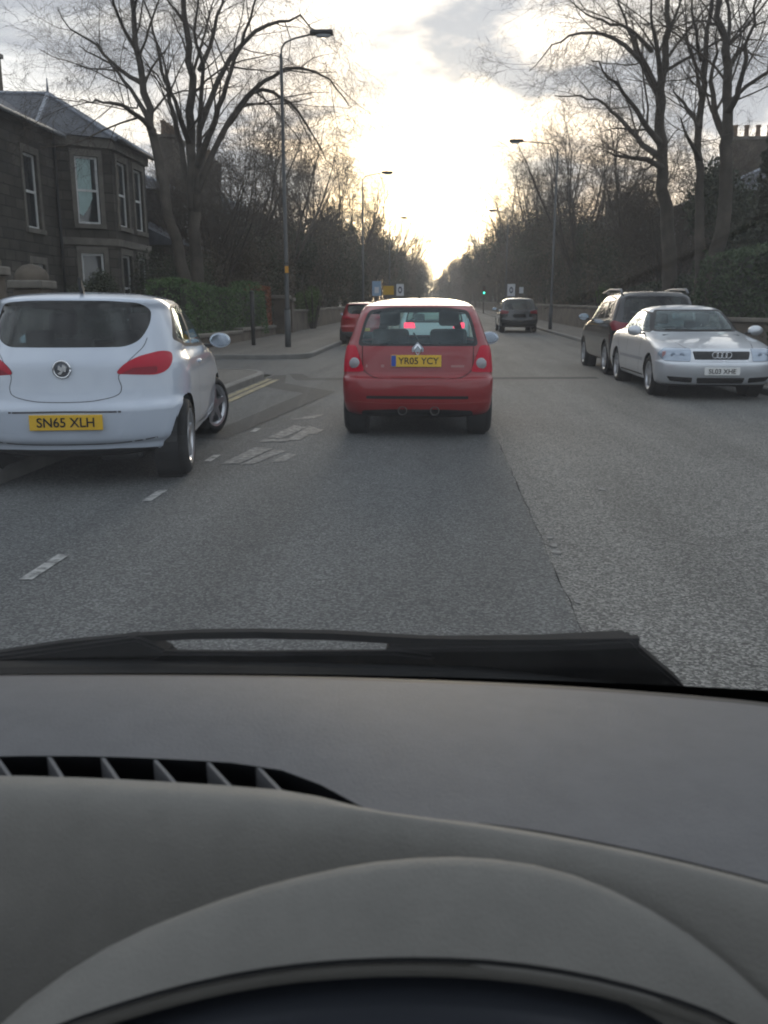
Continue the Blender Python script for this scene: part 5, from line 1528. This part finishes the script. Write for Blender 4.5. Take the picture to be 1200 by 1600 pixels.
for k, (x, y, i, s, rz) in enumerate(LT): bare(f'bare tree, {ordn[k]} from the lamp post in the left row', x, y, i, s, rz)
for k, (x, y, i, s, rz) in enumerate(RT): bare(f'bare tree, {ordn[k]} beyond the thick trunk in the right row', x, y, i, s, rz)
for k, (x, y, i, s, rz) in enumerate([(5.8, 262, 2, 1.0, .4), (4.2, 300, 0, 1.05, 2.0), (1.8, 335, 1, 1.1, 3.3), (-1.5, 352, 2, .8, 5.0), (-4.6, 322, 0, 1.15, 1.2), (6.2, 225, 4, 1.0, 2.6)]):
    bare(f'{ordn[k]} small far bare tree closing the sky gap at the street end', x, y, i, s, rz, 1.0, 'far trees at the street end')
# the wood that closes the street far off
rng = random.Random(9)
pts = []
blobs = [(rng.uniform(-70, 70), rng.uniform(330, 420), rng.uniform(3.0, 8.5)) for _ in range(60)] + [(x, 340 + abs(x), 9 + 1.5 * sin(x)) for x in range(-12, 30, 3)]
for (x, y, h) in blobs:
    for k in range(420):
        v = V((rng.gauss(0, 1), rng.gauss(0, 1), rng.gauss(0, 1))).normalized()
        pts.append(V((x + v.x * h * .55, y + v.y * h * .55, gz(y) + max(0, h * .5 + v.z * h * .5 * rng.uniform(.8, 1.1)))))
wm_ = leaves_mesh('distant_wood', pts, .45, rng, BROWNLEAF)
tag(inst('distant_wood', wm_), 'dark far-off wood closing the end of the street', 'wood', None, 'stuff')
DASH={
 'SCREEN_BASE': [(-0.7171, 0.8245, 0.97), (-0.6649, 0.8322, 0.97), (-0.6123, 0.8401, 0.97), (-0.5588, 0.8472, 0.97), (-0.5041, 0.8531, 0.97), (-0.4486, 0.8579, 0.97), (-0.3926, 0.8619, 0.97), (-0.3364, 0.8653, 0.97), (-0.28, 0.8682, 0.97), (-0.2236, 0.8706, 0.97), (-0.1671, 0.8722, 0.97), (-0.1249, 0.8729, 0.97), (-0.1108, 0.873, 0.97), (-0.0968, 0.873, 0.97), (-0.0828, 0.873, 0.97), (-0.0548, 0.8728, 0.97), (0.0009, 0.8719, 0.97), (0.0559, 0.8702, 0.97), (0.1103, 0.8674, 0.97), (0.1637, 0.8631, 0.97), (0.216, 0.8575, 0.97), (0.267, 0.8508, 0.97), (0.3163, 0.8425, 0.97), (0.3635, 0.8321, 0.97), (0.4082, 0.8194, 0.97), (0.4506, 0.8055, 0.97), (0.4911, 0.7915, 0.97), (0.5304, 0.7786, 0.97)] ,
 'VENT_TOP': [(-0.5619, 0.6311, 0.984), (-0.5216, 0.6379, 0.984), (-0.4807, 0.6448, 0.984), (-0.439, 0.6511, 0.984), (-0.3962, 0.6562, 0.984), (-0.3527, 0.6605, 0.984), (-0.3083, 0.663, 0.984), (-0.2633, 0.6638, 0.984), (-0.218, 0.6626, 0.984), (-0.1729, 0.6604, 0.984), (-0.127, 0.6508, 0.984), (-0.0918, 0.6304, 0.984), (-0.0802, 0.6212, 0.984), (-0.0688, 0.6114, 0.984), (-0.0578, 0.6022, 0.984), (-0.037, 0.5902, 0.984), (0.0021, 0.5832, 0.984), (0.0406, 0.5836, 0.984), (0.078, 0.5768, 0.984), (0.114, 0.5673, 0.984), (0.1484, 0.5568, 0.984), (0.1811, 0.5453, 0.984), (0.212, 0.5332, 0.984), (0.2412, 0.5204, 0.984), (0.2683, 0.5068, 0.984), (0.2936, 0.4929, 0.984), (0.3175, 0.4795, 0.984), (0.3402, 0.4671, 0.984)] ,
 'VENT_BOT': [(-0.5361, 0.5988, 0.986), (-0.4981, 0.606, 0.986), (-0.4596, 0.6134, 0.986), (-0.4197, 0.6195, 0.986), (-0.3781, 0.6231, 0.986), (-0.3354, 0.6248, 0.986), (-0.2924, 0.6253, 0.986), (-0.2491, 0.6245, 0.986), (-0.206, 0.6227, 0.986), (-0.1633, 0.6205, 0.986), (-0.1209, 0.6168, 0.986), (-0.0889, 0.6091, 0.986), (-0.0782, 0.605, 0.986), (-0.0677, 0.601, 0.986), (-0.0573, 0.5973, 0.986), (-0.0371, 0.5914, 0.986), (0.0021, 0.5845, 0.986), (0.0403, 0.5793, 0.986), (0.0773, 0.5712, 0.986), (0.113, 0.5619, 0.986), (0.1471, 0.5516, 0.986), (0.1795, 0.5403, 0.986), (0.2102, 0.5282, 0.986), (0.2391, 0.5156, 0.986), (0.266, 0.502, 0.986), (0.291, 0.4882, 0.986), (0.3146, 0.4748, 0.986), (0.3371, 0.4624, 0.986)] ,
 'RIDGE': [(-0.5097, 0.5655, 0.987), (-0.475, 0.5744, 0.987), (-0.4397, 0.5837, 0.987), (-0.4027, 0.5914, 0.987), (-0.3633, 0.5959, 0.987), (-0.3227, 0.5983, 0.987), (-0.2814, 0.5993, 0.987), (-0.2399, 0.5988, 0.987), (-0.1983, 0.597, 0.987), (-0.157, 0.5944, 0.987), (-0.1162, 0.5909, 0.987), (-0.0859, 0.5876, 0.987), (-0.0759, 0.5863, 0.987), (-0.066, 0.585, 0.987), (-0.0561, 0.5836, 0.987), (-0.0364, 0.5805, 0.987), (0.0021, 0.5734, 0.987), (0.0396, 0.5655, 0.987), (0.0758, 0.557, 0.987), (0.1107, 0.5482, 0.987), (0.1441, 0.5383, 0.987), (0.1758, 0.5272, 0.987), (0.2059, 0.5154, 0.987), (0.2342, 0.5031, 0.987), (0.2605, 0.4899, 0.987), (0.2851, 0.4765, 0.987), (0.3083, 0.4636, 0.987), (0.3304, 0.4516, 0.987)] ,
 'ARCH': [(-0.3331, 0.427, 0.8538), (-0.3125, 0.4405, 0.8747), (-0.2921, 0.4556, 0.894), (-0.2694, 0.4674, 0.9117), (-0.245, 0.4762, 0.9278), (-0.2197, 0.483, 0.9423), (-0.1935, 0.4874, 0.9551), (-0.1669, 0.4904, 0.9663), (-0.1407, 0.4939, 0.9759), (-0.1146, 0.4975, 0.984), (-0.0885, 0.5012, 0.9903), (-0.0625, 0.5053, 0.9951), (-0.0363, 0.5094, 0.9983), (-0.0099, 0.5128, 0.9998), (0.0166, 0.5158, 0.9998), (0.0432, 0.5173, 0.9981), (0.0697, 0.5174, 0.9948), (0.0958, 0.515, 0.9899), (0.1213, 0.5096, 0.9834), (0.1457, 0.5018, 0.9752), (0.1691, 0.4919, 0.9655), (0.1913, 0.4805, 0.9541), (0.2119, 0.4666, 0.9411), (0.2296, 0.4475, 0.9266), (0.2465, 0.4296, 0.9103)] ,
 'LIP': [(-0.3066, 0.4256, 0.8916), (-0.2834, 0.4289, 0.9035), (-0.2608, 0.4331, 0.9144), (-0.2381, 0.437, 0.9244), (-0.2151, 0.4399, 0.9334), (-0.1921, 0.4424, 0.9414), (-0.1692, 0.4448, 0.9486), (-0.1463, 0.4472, 0.9547), (-0.1235, 0.4493, 0.96), (-0.1007, 0.4511, 0.9643), (-0.0779, 0.4526, 0.9676), (-0.0552, 0.4539, 0.97), (-0.0325, 0.4551, 0.9715), (-0.0099, 0.4565, 0.972), (0.0128, 0.4579, 0.9716), (0.0354, 0.4592, 0.9702), (0.0581, 0.4601, 0.9679), (0.0808, 0.4607, 0.9646), (0.1035, 0.4609, 0.9604), (0.1261, 0.4606, 0.9552), (0.1486, 0.4599, 0.9491), (0.1709, 0.4584, 0.9421), (0.1922, 0.4541, 0.9341), (0.2125, 0.4473, 0.9252), (0.2327, 0.4414, 0.9153)] ,
 'ROLL': [(-0.3075, 0.4249, 0.8816), (-0.2842, 0.4283, 0.8935), (-0.2615, 0.4325, 0.9044), (-0.2388, 0.4364, 0.9144), (-0.2157, 0.4392, 0.9234), (-0.1925, 0.4415, 0.9314), (-0.1695, 0.4439, 0.9386), (-0.1466, 0.4462, 0.9447), (-0.1237, 0.4485, 0.95), (-0.1009, 0.4503, 0.9543), (-0.078, 0.4519, 0.9576), (-0.0552, 0.4531, 0.96), (-0.0325, 0.4544, 0.9615), (-0.0098, 0.4556, 0.962), (0.0129, 0.4569, 0.9616), (0.0356, 0.458, 0.9602), (0.0584, 0.4588, 0.9579), (0.0811, 0.4593, 0.9546), (0.1038, 0.4596, 0.9504), (0.1264, 0.4593, 0.9452), (0.149, 0.4587, 0.9391), (0.1715, 0.4575, 0.9321), (0.193, 0.4536, 0.9241), (0.2135, 0.4475, 0.9152), (0.2341, 0.4422, 0.9053)] ,
 'BEZEL': [(-0.3179, 0.4362, 0.8496), (-0.2949, 0.4414, 0.8615), (-0.2723, 0.4476, 0.8724), (-0.2494, 0.4533, 0.8824), (-0.2258, 0.4577, 0.8914), (-0.2021, 0.4614, 0.8994), (-0.1782, 0.4649, 0.9066), (-0.1544, 0.4681, 0.9127), (-0.1304, 0.4709, 0.918), (-0.1064, 0.4733, 0.9223), (-0.0823, 0.4751, 0.9256), (-0.0582, 0.4766, 0.928), (-0.0342, 0.478, 0.9295), (-0.0102, 0.4794, 0.93), (0.0138, 0.4807, 0.9296), (0.0378, 0.4818, 0.9282), (0.0618, 0.4824, 0.9259), (0.0857, 0.4829, 0.9226), (0.1097, 0.4828, 0.9184), (0.1334, 0.4818, 0.9132), (0.1568, 0.4798, 0.9071), (0.1799, 0.4769, 0.9001), (0.2021, 0.4719, 0.8921), (0.2234, 0.4651, 0.8832), (0.2447, 0.4591, 0.8733)] ,
}
FINS= [((-0.377, 0.6575, 0.983), (-0.3481, 0.6256, 0.983)), ((-0.3337, 0.6635, 0.983), (-0.3072, 0.6302, 0.983)), ((-0.2862, 0.6643, 0.983), (-0.2587, 0.6282, 0.983)), ((-0.2394, 0.6628, 0.983), (-0.2112, 0.6272, 0.983)), ((-0.1926, 0.6614, 0.983), (-0.1643, 0.6243, 0.983)), ((-0.1491, 0.6577, 0.983), (-0.1228, 0.6211, 0.983))]
# ------------------------------------------------------------------ the car the photograph is taken from
DASHM = mat('grey dash plastic', (0.132, 0.131, 0.135), 0.62, var=.07, vscale=30, bump=.16, bscale=420, spec=.35)
HOODM = mat('warm grey hood plastic', (0.195, 0.186, 0.168), 0.62, var=.07, vscale=30, bump=.16, bscale=420, spec=.35)
DARKP = mat('black dash plastic', (0.012, 0.012, 0.014), .6)
BEZM = mat('blue-black bezel', (0.06, 0.066, 0.082), .33)
COWLM = mat('black scuttle plastic', (0.012, 0.0125, 0.013), .85, spec=.15, var=.3, vscale=14)
own = tag(empty('car_interior', (0, .5, 0)), 'grey dashboard and windscreen of the car the view is taken from', 'car')
def rows_mesh(name, rows, mt, parent, smooth=True, off=V((0, -.5, 0)), sub=0):
    n = len(rows[0]); vs = [V(p) + off for r_ in rows for p in r_]; fs = []
    for i in range(len(rows) - 1):
        for j in range(n - 1):
            fs.append((i * n + j, i * n + j + 1, (i + 1) * n + j + 1, (i + 1) * n + j))
    return from_py(name, vs, fs, mt, parent, smooth)
def lerp(a, b, t, dz=0.0): return [tuple(V(p) * (1 - t) + V(q_) * t + V((0, 0, dz))) for p, q_ in zip(a, b)]
def shift(a, d): return [tuple(V(p) + V(d)) for p in a]
SB, VT, VB, RG = DASH['SCREEN_BASE'], DASH['VENT_TOP'], DASH['VENT_BOT'], DASH['RIDGE']
db = empty('dashboard', (0, 0, 0), 0, own)
pad = [shift(SB, (0, .05, -.035)), shift(SB, (0, .012, -.008)), SB] + [lerp(SB, VT, t_, .012 * sin(pi * t_)) for t_ in (.045, .12, .25, .4, .55, .7, .85, .95)] + [VT]
rows_mesh('dash_pad', pad[3:], DASHM, db)
rows_mesh('screen_base_shade', pad[:4], DARKP, db)  # shade along the windscreen foot, put in as black first rows of the pad
rows_mesh('vent_back_wall', [VT, shift(VT, (0, .004, -.012)), shift(VT, (0, .012, -.05))], DARKP, db)
rows_mesh('vent_floor', [shift(VT, (0, .012, -.05)), shift(VB, (0, -.002, -.05))], DARKP, db)
rows_mesh('vent_front_wall', [shift(VB, (0, -.002, -.05)), VB], DARKP, db)
rows_mesh('vent_rail', [shift(lerp(VT, VB, .55), (0, 0, -.022)), shift(lerp(VT, VB, .75), (0, 0, -.022))], DASHM, db)
for a, b in FINS:
    a, b = V(a), V(b)
    t_ = (b - a).normalized(); n_ = V((-t_.y, t_.x, 0)) * .0015
    vs = [p + V((0, -.5, z)) for z in (.0, -.03) for p in (a - n_, a + n_, b + n_, b - n_)]
    from_py('vent_fin', vs, [(0, 1, 2, 3), (7, 6, 5, 4), (0, 4, 5, 1), (1, 5, 6, 2), (2, 6, 7, 3), (3, 7, 4, 0)], DASHM, db)
# ledge, rounded ridge and the face falling to the driver
led = [VB, lerp(VB, RG, .4, .0015), lerp(VB, RG, .75, .002), RG, shift(RG, (0, -.008, -.0035)), shift(RG, (0, -.016, -.011)), shift(RG, (0, -.026, -.024)), shift(RG, (0, -.045, -.058)), shift(RG, (0, -.07, -.115)), shift(RG, (0, -.09, -.2)), shift(RG, (0, -.1, -.36))]
rows_mesh('dash_ledge', led, HOODM, db)
AR, LI, RO, BZ = DASH['ARCH'], DASH['LIP'], DASH['ROLL'], DASH['BEZEL']
hood = [shift(AR, (0, .10, -.13)), shift(AR, (0, .065, -.072)), shift(AR, (0, .044, -.040)), shift(AR, (0, .028, -.0205)), shift(AR, (0, .016, -.0095)), shift(AR, (0, .007, -.003)), AR, lerp(AR, LI, .12, .0018), lerp(AR, LI, .28, .003), lerp(AR, LI, .5, .0032), lerp(AR, LI, .75, .002), lerp(AR, LI, .93, .0006), LI]
bh = rows_mesh('binnacle_hood', hood, HOODM, db)
rows_mesh('lip_seam', [LI, shift(LI, (0, .0005, -.004)), shift(LI, (0, -.0012, -.004))], DARKP, bh)
L2 = shift(LI, (0, -.0012, -.003))
lip = [L2, lerp(L2, RO, .35, .0025), lerp(L2, RO, .7, .0015), RO, shift(RO, (0, .003, -.006)), shift(RO, (0, .012, -.010)), shift(RO, (0, .05, -.012))]
rows_mesh('hood_lip', lip, HOODM, bh)
bz = [shift(BZ, (0, .06, -.004)), shift(BZ, (0, .012, .0)), BZ, shift(BZ, (0, -.005, -.002)), shift(BZ, (0, -.010, -.008)), shift(BZ, (0, -.013, -.02)), shift(BZ, (0, -.016, -.08)), shift(BZ, (0, -.01, -.2))]
rows_mesh('instrument_bezel', bz, BEZM, db)
# scuttle, wipers, screen
def prism_at(name, poly, y0, y1, mt, parent):
    return prism(name, poly, y0 - .5, y1 - .5, mt, parent, 'y', .004)
sc0 = shift(SB, (0, .015, -.014))
x_ext = [(-.95 + i * 2.0 / 24) for i in range(25)]
dr = lambda x: .05 * max(x, 0) + (.022 * min(max((x - .24) / .08, 0), 1))
sw = [[(x, .905 - .10 * (x - .0) ** 2 - .03 * max(x, 0), .942 - dr(x) * .3) for x in x_ext], [(x, .955 - .10 * x ** 2 - .05 * max(x, 0), .945 - dr(x) * .8) for x in x_ext], [(x, 1.005 - .10 * x ** 2 - .08 * max(x, 0), .934 - dr(x)) for x in x_ext], [(x, 1.02 - .10 * x ** 2 - .08 * max(x, 0), .86) for x in x_ext]]
rows_mesh('scuttle', sw, COWLM, own)
bn = [[(x, 1.05 - .08 * x ** 2, .83) for x in x_ext], [(x, 1.45 - .08 * x ** 2, .66) for x in x_ext], [(x, 1.9 - .12 * x ** 2, .46) for x in x_ext], [(x, 2.1 - .15 * x ** 2, .3) for x in x_ext]]
rows_mesh('bonnet', bn, mat('dark bonnet paint', (.03, .03, .035), .3, coat=1), own)
wp = empty('wiper', (0, 0, 0), 0, own)
blade = [(-.70, 1.0, .905), (-.641, 1.0, .915), (-.554, 1.0, .935), (-.468, 1.0, .951), (-.377, 1.0, .962), (-.303, 1.0, .968), (-.222, 1.0, .971), (-.126, 1.0, .971), (-.015, 1.0, .967), (.094, 1.0, .968), (.247, 1.0, .974)]
vs, fs = [], []
for (x, y, z) in blade:
    vs += [(x, y - .5, z), (x, y - .488, z), (x, y - .488, z - .009), (x, y - .5, z - .009)]
n = len(blade)
for i in range(n - 1):
    for j in range(4): fs.append((4 * i + j, 4 * i + (j + 1) % 4, 4 * i + 4 + (j + 1) % 4, 4 * i + 4 + j))
fs += [(0, 1, 2, 3), (4 * n - 1, 4 * n - 2, 4 * n - 3, 4 * n - 4)]
from_py('blade', vs, fs, COWLM, wp)
prism_at('arm_cover', [(-.06, .958), (.02, .962), (.13, .966), (.235, .9745), (.242, .970), (.25, .960), (.30, .918), (.33, .88), (-.06, .88)], .995, 1.03, COWLM, wp)
prism_at('arm_cover', [(-.72, .905), (-.64, .919), (-.5, .941), (-.372, .9625), (-.33, .944), (-.31, .89), (-.72, .87)], .99, 1.02, COWLM, wp)
prism_at('arm', [(-.36, .935), (-.34, .947), (-.22, .949), (-.05, .955), (.0, .95), (.0, .88), (-.36, .88)], .985, .998, COWLM, wp)
WSG = glass('windscreen glass', (.94, .955, .95), 1.45)
tw = WSG.node_tree
gm = [n for n in tw.nodes if n.type == 'MIX_SHADER'][0]; om = [n for n in tw.nodes if n.type == 'OUTPUT_MATERIAL'][0]
tl = tw.nodes.new('ShaderNodeBsdfTranslucent'); tl.inputs[0].default_value = (.8, .8, .8, 1)
nz = tw.nodes.new('ShaderNodeTexNoise'); nz.inputs['Scale'].default_value = 9; nz.inputs['Detail'].default_value = 9; nz.inputs['Roughness'].default_value = .7
tcd = tw.nodes.new('ShaderNodeTexCoord'); tw.links.new(tcd.outputs['Object'], nz.inputs['Vector'])
mrd = tw.nodes.new('ShaderNodeMapRange'); mrd.inputs['From Min'].default_value = .35; mrd.inputs['From Max'].default_value = .75; mrd.inputs['To Min'].default_value = .002; mrd.inputs['To Max'].default_value = .010
tw.links.new(nz.outputs[0], mrd.inputs['Value'])
ms = tw.nodes.new('ShaderNodeMixShader')
tw.links.new(mrd.outputs[0], ms.inputs[0]); tw.links.new(gm.outputs[0], ms.inputs[1]); tw.links.new(tl.outputs[0], ms.inputs[2]); tw.links.new(ms.outputs[0], om.inputs[0])
ws = []
for k in range(9):
    t_ = k / 8
    ws.append([(x * (1 - .12 * t_), .905 - .66 * t_ - (.10 - .03 * t_) * x ** 2 + .05 * sin(pi * t_), .945 + .62 * t_) for x in x_ext])
scr = rows_mesh('windscreen', ws, WSG, own)
fr_ = [[tuple(V(a) * (1 - t_) + V(b) * t_ + V((0, -.004, -.001))) for a, b in zip(ws[0], ws[1])] for t_ in (-.2, .0, .2, .34)]
rows_mesh('frit_band', fr_, mat('black ceramic band', (.006, .006, .006), .8, spec=.1), scr)

# headlining and tail of the cabin behind the view
rl = [[(x * .9, .20 - .05 * x ** 2 - k * .5, 1.575 + .045 * sin(pi * min(k + .6, 3.4) / 4) - .03 * x ** 2) for x in x_ext] for k in range(5)]
rows_mesh('roof_lining', rl, mat('grey headlining', (.30, .30, .29), .9), own)
box('tailgate', (0, -2.45, 1.05), (1.5, .06, 1.0), DARKP, own, .02)

# ------------------------------------------------------------------ evening haze
bm = bmesh.new()
box_bm(bm, (0, 215, 18), (260, 520, 40))
hm = bpy.data.materials.new('evening haze')
hm.use_nodes = True
hm.node_tree.nodes.clear()
pv = hm.node_tree.nodes.new('ShaderNodeVolumePrincipled')
pv.inputs['Color'].default_value = (.92, .92, .95, 1)
pv.inputs['Density'].default_value = 0.0011
pv.inputs['Anisotropy'].default_value = 0.45
ou = hm.node_tree.nodes.new('ShaderNodeOutputMaterial')
hm.node_tree.links.new(pv.outputs[0], ou.inputs['Volume'])
tag(from_bm('haze', bm, hm), 'thin pale evening haze filling the street', 'haze', None, 'stuff')
